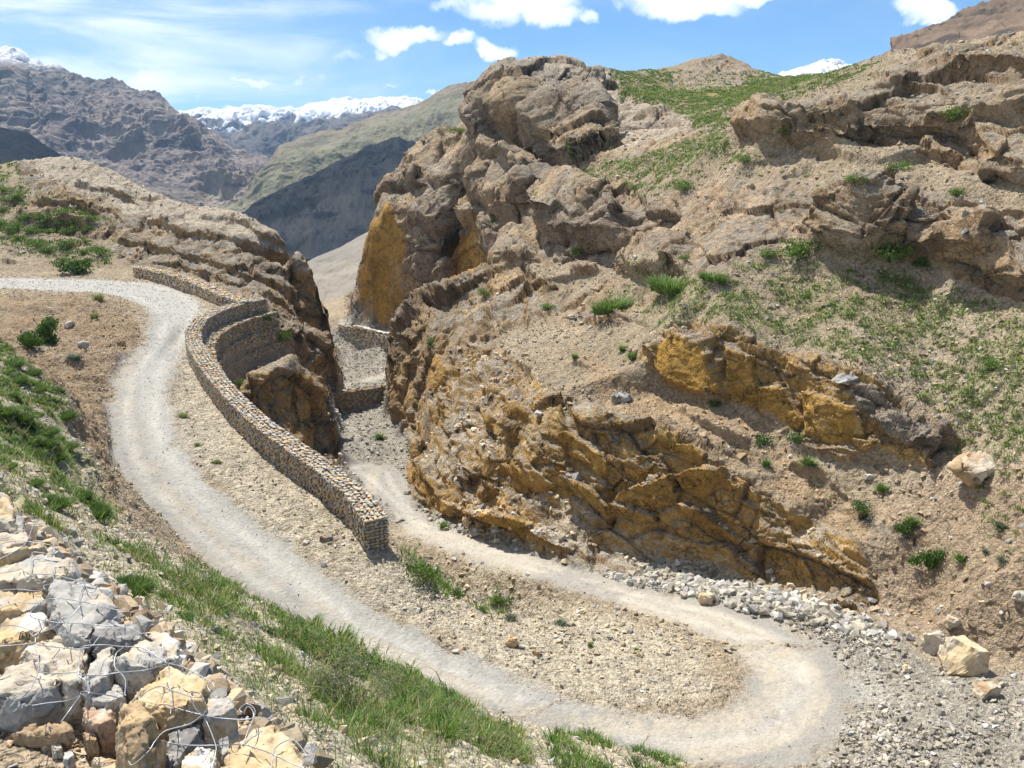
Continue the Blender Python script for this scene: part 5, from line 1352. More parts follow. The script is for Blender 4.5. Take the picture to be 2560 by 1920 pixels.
PL = [
 ('dark',160,592,48,'round dark green shrub on the verge above the upper road',.95),
 ('dark',70,752,42,'smaller left shrub of the dark pair on the brown road bank',1.2),
 ('dark',110,742,46,'taller right shrub of the dark pair on the brown road bank',1.6),
 ('leafy',1735,556,80,'feathery bright green shrub below the brown ledge, left of the rounder one',.9),
 ('leafy',1922,562,92,'largest bright green shrub, tucked into the foot of the brown ledge',.85),
 ('leafy',1667,558,50,'low green shrub just left of the feathery one on the scree',.7),
 ('leafy',1480,412,58,'wide green shrub alone on the grassy slope right of the crag block',.7),
 ('leafy',2145,800,56,'spreading green shrub among tussocks near the right edge',.8),
 ('leafy',2062,424,42,'small round shrub on the scree between the two brown ledges',.8),
 ('leafy',1940,366,48,'green shrub on the lip of the scree below the upper rock ledge',.8),
 ('leafy',1838,396,44,'pale green shrub left of the one below the upper rock ledge',.8),
 ('dark',1995,575,40,'dark shrub squeezed between rocks of the brown ledge',.8),
 ('leafy',1690,292,34,'small shrub growing on the face of the upper rock ledge',.8),
 ('leafy',1610,352,38,'shrub at the left foot of the upper rock ledge',.8),
 ('leafy',2060,262,60,'green shrub in the shaded hollow of the upper right rocks',.8),
 ('flower',1867,1108,44,'dark shrub with white flower heads, low on the tan scree',.9),
 ('flower',1651,962,40,'white flowered green plant on the scree bench, left of its twin',1.0),
 ('flower',1717,956,42,'white flowered green plant on the scree bench, right of its twin',.9),
 ('rosette',1970,1136,40,'upright leafy plant right of the white flowered dark shrub',1.1),
 ('dark',2012,1228,46,'tall dark leafy plant on the brown slope',1.5),
 ('rosette',2078,1210,40,'light green leafy plant right of the tall dark one',.8),
 ('rosette',1745,1004,42,'bushy leafy plant just below the white flowered twins',.85),
 ('rosette',1655,1006,26,'little upright plant below the white flowered twins',1.1),
 ('rosette',1905,1060,34,'leafy plant on the scree above the dark flowering shrub',1.0),
 ('rosette',1542,876,36,'plant at the foot of the smooth ochre face',.9),
 ('rosette',1347,758,32,'bright green plant left of the round ochre face',.9),
 ('rosette',1366,776,30,'bright green plant touching the left tip of the middle outcrop',1.2),
 ('rosette',1242,774,22,'small bright plant on the scree above the jagged face',1.1),
 ('rosette',958,1142,24,'small green plant at the foot of the jagged face by the road',1.3),
 ('dark',1952,1152,28,'small dark plant at the lower end of the brown slope rocks',1.1),
 ('grey',2130,1192,26,'grey green tuft near the right edge, lowest of three',.9),
 ('grey',2168,1212,40,'grey green tuft near the right edge, widest of three',.8),
 ('grey',2165,1140,44,'pale grey green tuft near the right edge, highest of three',.9),
 ('rosette',820,948,28,'green weed on the gorge floor by the cliff foot',.9),
 ('dark',571,694,24,'dark green plant at the far end of the stepped retaining wall',.9),
 ('leafy',613,742,30,'shrub hanging beside the stepped retaining wall',1.6),
 ('leafy',516,834,24,'small shrub at the foot of the stepped retaining wall',1.0),
 ('yellow',395,902,34,'pale yellow green tussock on the right shoulder of the upper road',.9),
 ('yellow',427,962,20,'small tussock on the right shoulder of the upper road',.8),
 ('yellow',468,1000,26,'flat tussock near the inside of the long parapet',.6),
 ('yellow',213,650,34,'tall yellow green tussock on the brown bank rim',1.3),
 ('yellow',205,688,28,'yellow green tussock lower on the brown bank',1.1),
 ('grey',160,775,40,'grey green tuft on the brown bank above the road',.8),
 ('cushion',280,1272,100,'dense dark green cushion plant on the bank in the foreground',.75),
 ('cushion',112,1092,66,'dark cushion plant on the edge of the cut bank',.9),
 ('cushion',205,1112,60,'dark cushion plant overhanging the cut bank, right one',1.1),
 ('cushion',390,1338,54,'small cushion plant right of the dense dark one',.6),
 ('greybush',745,1535,150,'big grey green bush on the bank in the middle foreground',.95),
 ('straw',835,1510,80,'pale straw coloured dry bush beside the grey green one',.8),
 ('greybush',700,1500,90,'smaller grey bush behind the big grey green one',.9),
 ('clump',1440,628,112,'tall green grass strip at the top of the tufted scree',.75),
 ('clump',1322,668,104,'tall green grass strip left of and below the upper one',.7),
 ('clump',1540,604,72,'short grass strip right of the two tall ones',.6),
 ('umbel',935,1262,54,'white umbel weeds beside the parapet end',1.3),
 ('leafy',915,1252,56,'green bush beside the parapet end',1.1),
 ('leafy',995,1288,36,'green weed bush on the edge of the lower road',1.2),
 ('rosette',1078,1300,38,'leafy weed between the two roads, nearest the lower one',.9),
 ('rosette',1045,1322,30,'leafy weed between the two roads, on the sandy side',.8),
 ('grey',1104,1338,34,'grey green tuft on the hairpin island',.9),
 ('grey',1212,1348,34,'low dark green tuft on the hairpin island, right one',.6),
 ('rosette',1275,1395,16,'tiny plant near the middle of the hairpin island',.8),
 ('rosette',1375,1405,16,'tiny plant at the right of the hairpin island',.8),
 ('leafy',1370,410,22,'little green shrub on the slope, right of the crag block',.9),
 ('leafy',1350,402,18,'smallest green shrub right of the crag block',.9),
 ('leafy',1255,548,40,'green shrub under the crag block',.7),
 ('leafy',1065,480,18,'tiny dark shrub on the crag',.8),
 ('leafy',990,290,34,'green tuft on the crag crest left of the prow',.7),
 ('leafy',1180,668,30,'green shrub on the near bulge of rock',.9),
 ('leafy',1045,640,28,'thin green shrub higher on the near bulge of rock',1.0),
 ('leafy',930,745,20,'shrub in the crack of the near rock bulge',1.2),
 ('leafy',860,885,24,'small shrub low on the near rock bulge',1.2) if False else ('leafy',1480,560,26,'small shrub left of the grass strips under the pale slab',.9),
]
for kind, u, v, wpx, label, asp in PL:
    plant(kind, u, v, wpx, label, asp)
# repeats nobody could tell apart: tussocks over the slopes
def spread(n, poly, w0, w1, kind, label, group, mind=14, cond=None):
    poly = np.array(poly); lo = poly.min(0); hi = poly.max(0); got = []; tries = 0
    while len(got) < n and tries < n * 60:
        tries += 1
        u = RNG.uniform(lo[0], hi[0]); v = RNG.uniform(lo[1], hi[1])
        if poly_sd(np.array([u]), np.array([v]), poly)[0] < 0: continue
        if any((u - a) ** 2 + (v - b) ** 2 < mind ** 2 for a, b in got): continue
        got.append((u, v)); plant(kind, u, v, RNG.uniform(w0, w1), label, RNG.uniform(.5, .9), group)
spread(85, [(1560,600),(1900,580),(2050,650),(2212,700),(2212,940),(2120,930),(2000,830),(1720,730)], 13, 30, 'tuft', 'small green tussock on the stony slope above the middle outcrop', 'tussocks on the stony right slope', 15)
spread(45, [(1930,800),(2212,760),(2212,1180),(2140,1120),(2080,960)], 20, 44, 'tuft', 'fuller green tussock on the steep right-hand scree', 'tussocks on the steep scree at the right edge', 24)
spread(34, [(0,410),(240,480),(240,575),(110,570),(0,500)], 18, 46, 'leafy', 'low green shrub on the slope above the far end of the road', 'low shrubs above the upper road', 18)
spread(26, [(0,760),(70,800),(130,870),(150,1000),(200,1090),(60,1080),(0,1000)], 24, 60, 'cushion', 'low mossy cushion plant on the green bank at the left edge', 'cushion plants on the left bank', 26)
spread(40, [(1240,390),(1500,330),(1700,330),(1900,370),(1700,480),(1560,380),(1440,400)], 9, 22, 'tuft', 'small green tussock high on the right hillside', 'tussocks high on the hillside', 16)
# ------------------------------------------------------------------ foreground gabion: stones and wire
def zc(p): return (p[0] * .3646, 1054 + p[1] * .3646)
PAL = {'ochre': (.56, .41, .23), 'tan': (.55, .47, .36), 'grey': (.43, .41, .37), 'dark': (.25, .24, .225), 'brown': (.38, .27, .16), 'white': (.66, .63, .57), 'red': (.47, .32, .22), 'buff': (.60, .47, .29)}
def hero_stone(outline, ztop, h, c1, c2, label, seed, round_=0.0, tilt=.10, name='rock', mix=.45):
    r = np.random.default_rng(seed)
    top = np.array([PZ(*zc(p), ztop) for p in outline]); cen = top.mean(0); size = np.linalg.norm(top[:, :2] - cen[:2], axis=1).mean()
    tv = r.normal(0, tilt, 2)
    def ring(s, dz):
        q = cen + (top - cen) * s; q[:, 2] = ztop + dz + ((q[:, :2] - cen[:2]) @ tv); return q + r.normal(0, .03 * size, q.shape)
    if round_: rings = [ring(.45, .12 * h), ring(.78, 0), ring(1.0, -.35 * h), ring(1.0, -.65 * h), ring(.7, -h)]
    else: rings = [ring(.86, .02 * h), ring(1.0, -.14 * h), ring(1.02, -.5 * h), ring(.82, -h)]
    bm = bmesh.new()
    for q in np.concatenate(rings): bm.verts.new(q)
    bmesh.ops.convex_hull(bm, input=bm.verts)
    bmesh.ops.delete(bm, geom=[v for v in bm.verts if not v.link_faces], context='VERTS')
    bmesh.ops.dissolve_limit(bm, angle_limit=.12, verts=bm.verts, edges=bm.edges)
    bmesh.ops.bevel(bm, geom=bm.edges[:], offset=.03 * size, segments=2, affect='EDGES', profile=.6, clamp_overlap=True)
    bmesh.ops.triangulate(bm, faces=bm.faces)
    for _ in range(4):
        lim = .045 * size
        e = [x for x in bm.edges if x.calc_length() > lim * 1.6]
        if not e or len(bm.verts) > 14000: break
        bmesh.ops.subdivide_edges(bm, edges=e, cuts=1, use_grid_fill=True)
        bmesh.ops.triangulate(bm, faces=bm.faces)
    bm.normal_update(); bm.verts.index_update()
    V = np.array([v.co[:] for v in bm.verts]); N = np.array([v.normal[:] for v in bm.verts]); F = np.array([[v.index for v in f.verts] for f in bm.faces]); bm.free()
    q = (V - cen) / size + seed * 3.1
    fh, f1, fe, fc = facet(q * 1.7, seed); fh2 = facet(q * 5.5, seed + 5)[0]
    V = V + N * ((.13 * fh + .05 * fh2 + .025 * fbm(q * 2.2, 4, off=seed) + .018 * fbm(q * 9, 3)) * size)[:, None]
    a = sstep(-.12, .2, fbm(q * 1.3, 4, off=seed + 50) + (mix - .5)); b = fbm(q * 5, 4, off=seed + 90)
    Cc = np.array(PAL[c1]) * (1 - a[:, None]) + np.array(PAL[c2]) * a[:, None]
    Cc = Cc * (1 + .22 * b[:, None]); Cc = Cc * .88; Cc = mixc(Cc, (.60, .57, .51), .4 * sstep(.25, .45, fbm(q * 3.1, 4, off=seed + 70)))
    return link(name, mesh_np(name, V, F, np.clip(Cc, .03, .8), M_BOULD2, True), label, 'rock')
M_BOULD2 = ragged_material('foreground_rock', .3, 26.0, .012)
HS = [
 ([(-150,70),(60,58),(85,110),(100,190),(-150,205)], -1.40, .25, 'tan','ochre','pale tan rock at the left edge, farthest along the wired gabion'),
 ([(-150,215),(0,212),(140,195),(208,285),(170,330),(0,360),(-150,360)], -1.46, .22, 'grey','tan','flat grey slab below the farthest tan rock at the left edge'),
 ([(-150,350),(0,352),(180,318),(312,372),(170,405),(60,452),(-150,470)], -1.47, .22, 'ochre','tan','ochre slab between the flat grey slab and the big tan one'),
 ([(-150,470),(0,460),(180,400),(310,388),(452,452),(462,510),(420,545),(250,565),(100,572),(-150,585)], -1.47, .25, 'tan','grey','big tan slab with a dark notch at its right end'),
 ([(-150,590),(0,588),(180,570),(262,600),(272,690),(140,742),(-150,785)], -1.50, .25, 'ochre','grey','ochre and grey block under the big tan slab'),
 ([(270,650),(330,580),(500,540),(575,590),(702,702),(650,762),(505,800),(515,885),(385,868),(292,762)], -1.47, .30, 'grey','tan','large grey and tan block crossed by wire, centre of the gabion'),
 ([(-150,800),(0,800),(180,760),(282,740),(332,850),(250,890),(100,932),(-150,985)], -1.52, .25, 'ochre','white','ochre block at the left edge below the grey and ochre one'),
 ([(530,840),(640,780),(832,800),(852,905),(700,950),(545,905)], -1.49, .30, 'dark','grey','dark slate block with a shadowed front, at the gabion edge'),
 ([(120,972),(240,902),(400,870),(540,920),(485,1045),(470,1150),(382,1160),(342,1012)], -1.52, .25, 'tan','white','pale tan slab below the large wired block'),
 ([(-150,1170),(0,1148),(170,1032),(342,1020),(386,1100),(370,1170),(180,1212),(100,1250),(-150,1250)], -1.53, .28, 'tan','grey','grey topped brown rock low at the left edge'),
 ([(490,1130),(560,1012),(680,950),(690,1052),(640,1130),(540,1182),(500,1180)], -1.52, .25, 'grey','tan','upright grey wedge between dark gaps'),
 ([(680,1045),(860,905),(962,890),(990,1040),(900,1080),(742,1090)], -1.50, .28, 'grey','tan','grey brown pointed block right of the upright wedge'),
 ([(870,862),(1000,860),(1052,950),(1070,1040),(992,1042),(962,895)], -1.52, .25, 'white','tan','whitish block on the rim behind the pointed grey brown one'),
 ([(742,1240),(850,1150),(1000,1052),(1170,1110),(1236,1180),(1222,1290),(1012,1340),(922,1282),(852,1205)], -1.51, .25, 'buff','ochre','large flat buff slab on the gabion rim'),
 ([(550,1222),(640,1150),(740,1180),(742,1250),(640,1292),(542,1272)], -1.56, .18, 'grey','white','small light grey block left of the buff slab'),
 ([(680,1130),(900,1092),(862,1132),(762,1170)], -1.55, .16, 'ochre','tan','thin ochre stone wedged above the buff slab'),
 ([(480,1292),(672,1322),(682,1380),(590,1410),(502,1372)], -1.58, .14, 'red','tan','reddish tan stone lying on the gravel path'),
 ([(682,1320),(782,1252),(862,1272),(932,1352),(962,1422),(902,1560),(812,1622),(722,1590),(682,1480)], -1.46, .26, 'brown','ochre','rounded brown boulder standing on the path'),
 ([(852,1232),(962,1232),(986,1330),(942,1380),(902,1302)], -1.54, .20, 'brown','red','rough brown stone behind the rounded boulder'),
 ([(40,1422),(180,1392),(402,1412),(440,1460),(402,1480),(200,1470)], -1.60, .07, 'brown','tan','long thin brown stone lying on the gravel'),
 ([(1150,1292),(1290,1232),(1372,1242),(1402,1300),(1332,1350),(1202,1370)], -1.54, .20, 'tan','grey','grey and buff slab on the rim right of the big buff slab'),
 ([(972,1560),(1002,1452),(1100,1362),(1182,1392),(1202,1450),(1092,1530),(1032,1640)], -1.57, .22, 'dark','grey','dark grey block under the wire, right of the rounded boulder'),
 ([(1300,1800),(1332,1600),(1372,1472),(1500,1402),(1620,1402),(1742,1482),(1822,1640),(1850,1800)], -1.50, .30, 'buff','ochre','big pale ochre rock at the bottom end of the gabion'),
 ([(1050,1640),(1132,1540),(1272,1530),(1292,1600),(1252,1720),(1052,1720)], -1.56, .22, 'white','ochre','white and ochre rock at the bottom edge'),
 ([(1290,1502),(1352,1472),(1362,1560),(1322,1592)], -1.57, .16, 'grey','dark','small grey stone beside the big pale ochre rock'),
 ([(550,1612),(700,1602),(742,1662),(700,1720),(560,1720)], -1.60, .12, 'tan','ochre','tan stone at the bottom edge of the path'),
 ([(960,1562),(1010,1540),(1040,1580),(1010,1640),(962,1630)], -1.57, .12, 'dark','grey','small dark stone right of the rounded boulder'),
 ([(380,1560),(420,1550),(440,1590),(400,1620),(370,1600)], -1.625, .05, 'grey','white','bluish grey pebble on the path'),
 ([(300,1490),(360,1500),(370,1550),(310,1560)], -1.62, .06, 'tan','white','pale pebble above the bluish one'),
 ([(90,1290),(130,1280),(140,1330),(100,1345)], -1.60, .07, 'tan','ochre','little tan pebble near the left edge of the path'),
 ([(490,1450),(560,1440),(580,1490),(510,1500)], -1.61, .07, 'brown','tan','small brown stone left of the rounded boulder'),
 ([(860,1630),(930,1610),(980,1660),(900,1720),(850,1700)], -1.60, .10, 'ochre','tan','ochre stone at the foot of the rounded boulder'),
]
for k, (ol, zt, h, c1, c2, lab) in enumerate(HS):
    hero_stone(ol, zt, h, c1, c2, lab, 11 + k, round_=1.0 if 'ounded brown' in lab else 0.0)
# small fill stones in the gaps of the basket
fm = pmask([(-60,1075),(30,1085),(70,1130),(120,1190),(260,1290),(370,1370),(460,1450),(560,1540),(680,1659),(620,1720),(400,1660),(250,1560),(120,1520),(-60,1500)], 4, 0, 6)
gravel('fill_stones', 'small fill stones in the gaps of the foreground gabion', fm, 900, .015, .07, 1.6, (1.0, .95, .9), .4, .6)

WIRES = [
 [(-60,228),(100,222),(200,215),(180,240),(100,262),(50,290),(-60,315)], [(200,215),(190,240),(150,330),(60,390),(-60,450)],
 [(-60,350),(80,315),(170,318),(300,340),(320,360),(300,390),(200,380),(190,400)], [(320,340),(325,380),(310,395)], [(190,390),(185,450),(180,520)],
 [(-60,515),(100,490),(130,480),(150,500),(190,510),(320,515),(420,540),(540,570),(570,580)],
 [(190,400),(300,430),(440,440),(445,465),(330,470),(315,520),(325,570),(290,610),(265,600),(260,580),(300,570),(340,575)],
 [(-60,612),(100,600),(200,610),(260,600)], [(340,575),(460,570),(500,565),(520,610),(560,615),(575,580)],
 [(-60,735),(100,680),(220,685),(210,650),(240,640),(255,670),(230,690),(180,740),(200,770),(290,790),(370,800),(400,780),(370,770),(330,820),(240,860)],
 [(255,665),(350,655),(460,670),(560,690),(700,725),(725,715),(720,750),(690,760)], [(500,570),(470,650),(480,690),(440,740),(400,800),(400,850),(370,850)],
 [(400,800),(520,805),(640,820),(680,810),(665,785),(640,800)], [(720,750),(670,780),(680,810),(760,830),(830,860),(865,865),(870,880),(850,860)],
 [(680,810),(600,870),(540,940),(480,960),(470,1050),(465,1110)], [(-60,822),(80,815),(180,840),(220,860),(200,880),(180,860),(230,850)], [(-60,945),(100,930),(200,920),(210,890)],
 [(200,920),(300,940),(480,955),(500,940),(470,950)], [(200,920),(225,1000),(225,1090),(180,1190),(120,1255)], [(225,1090),(300,1100),(460,1095),(480,1130),(460,1100)],
 [(500,935),(620,930),(730,940),(750,920),(740,940),(690,980),(680,1060),(740,1130),(740,1220),(750,1230)],
 [(730,940),(850,950),(960,1020),(1000,1040),(1040,1030),(1010,1010),(980,1030),(1000,1050)],
 [(465,1110),(600,1110),(700,1095),(860,1080),(990,1045),(1080,1060),(1180,1110),(1250,1150),(1270,1180),(1255,1210),(1230,1180),(1250,1150)],
 [(1000,1050),(1005,1150),(1015,1260),(1010,1340)], [(465,1110),(510,1150),(530,1200),(510,1230),(475,1215),(500,1205),(540,1215),(650,1230),(740,1255)],
 [(475,1230),(400,1260),(280,1275),(190,1290)], [(475,1230),(410,1320),(360,1390)], [(830,1240),(880,1200),(960,1175),(970,1220),(920,1200)],
 [(960,1175),(1050,1210),(1130,1235),(1190,1240),(1190,1220),(1140,1210),(1130,1235),(1160,1310),(1200,1340),(1220,1320)],
 [(910,1310),(970,1280),(1060,1310),(1200,1345),(1310,1365),(1480,1370),(1500,1330),(1470,1295),(1440,1330),(1420,1310),(1460,1280),(1500,1300),(1510,1340),(1470,1440),(1440,1520)],
 [(1200,1345),(1120,1400),(980,1440),(920,1500),(880,1560),(790,1640),(760,1620)], [(1200,1345),(1230,1400),(1270,1500),(1280,1560),(1250,1680)],
 [(950,1490),(1000,1510),(1120,1525),(1280,1525),(1430,1520),(1540,1550),(1620,1580),(1700,1620),(1800,1660)], [(1550,1440),(1480,1490),(1440,1530)],
 [(1620,1580),(1640,1530),(1720,1490),(1770,1520),(1810,1580),(1800,1600)], [(1620,1580),(1600,1690)]]
def tube(path, rad, sides=6):
    path = np.array(path, float)
    # smooth the polyline
    t = np.arange(len(path)); tt = np.linspace(0, len(path) - 1, (len(path) - 1) * 6 + 1)
    def cr(p):
        q = np.vstack([2 * p[0] - p[1], p, 2 * p[-1] - p[-2]]); out = []
        for x in tt:
            i = min(int(x), len(p) - 2); f = x - i; a, b, c, d = q[i:i + 4]
            out.append(.5 * (2 * b + (c - a) * f + (2 * a - 5 * b + 4 * c - d) * f * f + (3 * b - a - 3 * c + d) * f ** 3))
        return np.array(out)
    P = cr(path); T = np.gradient(P, axis=0); T /= np.linalg.norm(T, axis=1, keepdims=True) + 1e-9
    u = np.cross(T, (0.13, .2, .97)); u /= np.linalg.norm(u, axis=1, keepdims=True) + 1e-9; w = np.cross(T, u)
    a = np.linspace(0, 2 * np.pi, sides, endpoint=False)
    V = (P[:, None] + rad * (u[:, None] * np.cos(a)[None, :, None] + w[:, None] * np.sin(a)[None, :, None])).reshape(-1, 3)
    n = len(P); F = [[i * sides + k, i * sides + (k + 1) % sides, (i + 1) * sides + (k + 1) % sides, (i + 1) * sides + k] for i in range(n - 1) for k in range(sides)]
    return V, np.array(F)
Vs, Fs, o = [], [], 0
rw = np.random.default_rng(5)
for wl_ in WIRES:
    zz = -1.435 + rw.normal(0, .006, len(wl_))
    low = np.array([p[1] for p in wl_]) > 1250
    pth = [PZ(*zc(p), z - (.03 if l else 0)) for p, z, l in zip(wl_, zz, low)]
    v, f = tube(pth, .0016); Vs.append(v); Fs.append(f + o); o += len(v)
t = NT('galvanised_wire'); t.b.inputs['Base Color'].default_value = (.33, .34, .36, 1); t.b.inputs['Metallic'].default_value = .75; t.b.inputs['Roughness'].default_value = .45
link('wire_mesh', mesh_np('wire_mesh', np.concatenate(Vs), np.concatenate(Fs), None, t.m, True), 'loose twisted galvanised gabion wire draped over the foreground rocks', 'wire mesh')

# ------------------------------------------------------------------ single boulders
def boulder(u, v, wpx, hpx, c1, c2, label, seed, blocky=.5, name='boulder', depth=.8):
    p, nrm, dep = hit(u, v + hpx * .3)
    wd = wpx / FOC * dep; ht = hpx / FOC * dep
    r = np.random.default_rng(seed)
    n = 16; q = r.normal(size=(n, 3)); q /= np.linalg.norm(q, axis=1, keepdims=True); q = np.sign(q) * np.abs(q) ** (1 - blocky * .6)
    q = q / np.abs(q).max(0) * np.array((wd / 2, wd / 2 * depth, ht / 2))
    bm = bmesh.new()
    for x in q: bm.verts.new(x)
    bmesh.ops.convex_hull(bm, input=bm.verts)
    bmesh.ops.delete(bm, geom=[x for x in bm.verts if not x.link_faces], context='VERTS')
    bmesh.ops.bevel(bm, geom=bm.edges[:], offset=.05 * wd, segments=1, affect='EDGES', clamp_overlap=True)
    bmesh.ops.triangulate(bm, faces=bm.faces)
    for _ in range(3):
        bmesh.ops.subdivide_edges(bm, edges=bm.edges[:], cuts=1, use_grid_fill=True); bmesh.ops.triangulate(bm, faces=bm.faces)
        if len(bm.verts) > 2500: break
    bm.normal_update(); bm.verts.index_update()
    V = np.array([x.co[:] for x in bm.verts]); N = np.array([x.normal[:] for x in bm.verts]); F = np.array([[x.index for x in f.verts] for f in bm.faces]); bm.free()
    k = V / wd + seed
    V = V + N * ((.07 * facet(k * 3, seed)[0] + .05 * fbm(k * 4, 4, off=seed)) * wd)[:, None]
    a = sstep(-.15, .2, fbm(k * 2.5, 3, off=seed + 4))[:, None]
    Cc = (np.array(PAL[c1]) * (1 - a) + np.array(PAL[c2]) * a) * (1 + .2 * fbm(k * 9, 3)[:, None])
    o = link(name, mesh_np(name, V, F, np.clip(Cc, .03, .8), M_BOULD, False), label, 'boulder')
    o.location = (p[0], p[1] + wd * depth * .2, p[2] + ht * .26)
    return o
BL = [(2110,1012,104,80,'brown','tan','grey topped boulder with an ochre shaded front on the tufted scree',.4),
 (2087,1424,94,82,'buff','tan','large pale squared block standing at the edge of the gravel fan',.95),
 (2022,1392,56,60,'tan','grey','weathered tan boulder leaning against the large pale block',.6),
 (2060,1345,34,30,'tan','brown','small tan boulder above the large pale block',.6),
 (1106,1388,30,24,'ochre','brown','ochre boulder alone on the hairpin island',.7),
 (1160,1412,22,14,'brown','dark','flat dark brown stone right of the ochre boulder on the island',.6),
 (1272,1430,14,10,'brown','tan','small brown stone near the right of the hairpin island',.6),
 (1247,1446,12,11,'tan','grey','little tan stone by the inner road edge',.6),
 (1000,1400,14,10,'red','tan','small reddish stone left of the ochre boulder',.6),
 (985,1408,16,8,'white','tan','pale flat stone at the inner edge of the upper road',.6),
 (1526,1296,34,30,'buff','tan','buff block lying on the white rubble',.8),
 (2135,1495,58,42,'brown','tan','brown rock half buried in the gravel fan at the right',.5),
 (1345,862,52,30,'grey','dark','flat grey rock lying on the scree above the jagged face',.5),
 (1960,1445,20,20,'buff','white','pale round stone at the upper edge of the gravel fan',.3),
 (2205,1290,40,22,'tan','grey','pale stone on the brown slope at the right edge',.5),
 (1880,1030,22,14,'grey','tan','small grey slab right of the scree bench plants',.6),
 (1830,818,60,18,'grey','dark','thin dark grey slab at the top of the middle outcrop',.7),
 (700,1162,36,18,'dark','brown','cluster of dark stones on the verge inside the parapet end',.5),
 (660,1172,16,10,'white','tan','white stone on the verge left of the dark cluster',.6),
 (548,905,18,14,'white','tan','white stone resting on the parapet top',.6),
 (700,1220,14,12,'white','grey','pale stone on the road verge below the dark cluster',.6),
 (148,700,24,16,'tan','white','pale rock in the brown bank right of the dark shrub pair',.6),
 (178,745,24,16,'tan','grey','tan rock lower in the brown bank',.6),
 (260,745,20,20,'ochre','brown','ochre rock poking from the bank beside the road',.6)]
for k, (u, v, wp, hp, c1, c2, lab, bk) in enumerate(BL):
    boulder(u, v, wp, hp, c1, c2, lab, 300 + k, bk)
SKY_TINT = (.70, 1.16, 1.42, 1)
CLOUD_COL = (15.5, 15.7, 16, 1)
SKY_STR = .066
EXPO = 0.68
# ------------------------------------------------------------------ camera, sun, sky
cam = bpy.data.cameras.new('camera'); camo = bpy.data.objects.new('camera', cam); COL.objects.link(camo)
cam.sensor_width = 36; cam.lens = 36 * FOC / PW; cam.clip_start = .05; cam.clip_end = 60000
camo.location = (0, 0, 0); camo.rotation_euler = (math.pi / 2 - PITCH, 0, 0)
scene.camera = camo
sl = bpy.data.lights.new('sun', 'SUN'); so = bpy.data.objects.new('sun', sl); COL.objects.link(so)
sl.energy = 5.0; sl.angle = math.radians(.53); sl.color = (1, .955, .88)
so.rotation_euler = Vector(SUN_DIR).to_track_quat('Z', 'Y').to_euler(); so.location = (0, 0, 60)
w = bpy.data.worlds.new('World'); scene.world = w; w.use_nodes = True
wt = w.node_tree; wn = wt.nodes; bg = wn['Background']
sky = wn.new('ShaderNodeTexSky'); sky.sky_type = 'NISHITA'; sky.sun_disc = False
sky.sun_elevation = SUN_EL; sky.sun_rotation = SUN_AZ; sky.altitude = 3500; sky.air_density = 1.0; sky.dust_density = .6; sky.ozone_density = 1.6
def W(typ, **kw):
    x = wn.new(typ)
    for k, v in kw.items():
        if k.startswith('i_'): x.inputs[k[2:].replace('_', ' ')].default_value = v
        else: setattr(x, k, v)
    return x
def wm(op, a, b=None, c=None, clamp=False):
    x = wn.new('ShaderNodeMath'); x.operation = op; x.use_clamp = clamp
    for k, v in enumerate((a, b, c)):
        if v is None: continue
        if isinstance(v, (int, float)): x.inputs[k].default_value = v
        else: wt.links.new(v, x.inputs[k])
    return x.outputs[0]
tc = W('ShaderNodeTexCoord'); dirv = tc.outputs['Generated']
# warp the directions so that cloud edges break up
n0 = W('ShaderNodeTexNoise', i_Scale=16.0, i_Detail=7.0, i_Roughness=.6); wt.links.new(dirv, n0.inputs['Vector'])
n1 = W('ShaderNodeTexNoise', i_Scale=5.0, i_Detail=3.0); wt.links.new(dirv, n1.inputs['Vector'])
sub = W('ShaderNodeVectorMath', operation='SUBTRACT'); wt.links.new(n0.outputs['Color'], sub.inputs[0]); sub.inputs[1].default_value = (.5, .5, .5)
scl = W('ShaderNodeVectorMath', operation='SCALE'); wt.links.new(sub.outputs[0], scl.inputs[0]); scl.inputs['Scale'].default_value = .062
addv = W('ShaderNodeVectorMath', operation='ADD'); wt.links.new(dirv, addv.inputs[0]); wt.links.new(scl.outputs[0], addv.inputs[1])
wd = addv.outputs[0]
def dirn(u, v):
    d = np.array(ray(u, v)); return d / np.linalg.norm(d)
CLOUDS = [  # image position, half width, half height (radians x 1000), strength
 (1130,-10,95,28,1),(1060,20,60,24,.9),(1190,25,52,20,.9),(1270,38,22,10,.7),(1480,5,100,24,1),(1400,-15,80,20,.9),(1590,-10,70,18,.9),(1640,2,36,10,.7),(970,5,40,12,.55),
 (850,88,46,20,1),(905,82,44,13,.9),(820,118,18,9,.7),(990,93,22,12,.95),(1070,98,40,14,1),(2010,30,52,22,1),(1975,5,28,18,.85),(2010,62,24,9,.8),(1970,50,18,10,.6),
 (330,180,75,24,.75),(370,170,40,22,.6),(430,210,14,9,.5),(170,150,60,20,.6),(550,172,48,9,.7),(640,172,20,5,.6),(690,168,12,4,.5),(620,110,34,10,.5),(740,128,38,9,.5),(560,242,60,8,.6),(850,222,34,7,.9),(960,205,16,6,.9),(1190,164,10,4,.9),(850,186,26,4,.5),
 (-200,120,160,60,.7),(-300,-100,200,60,.6),(2600,-60,160,50,.8)]
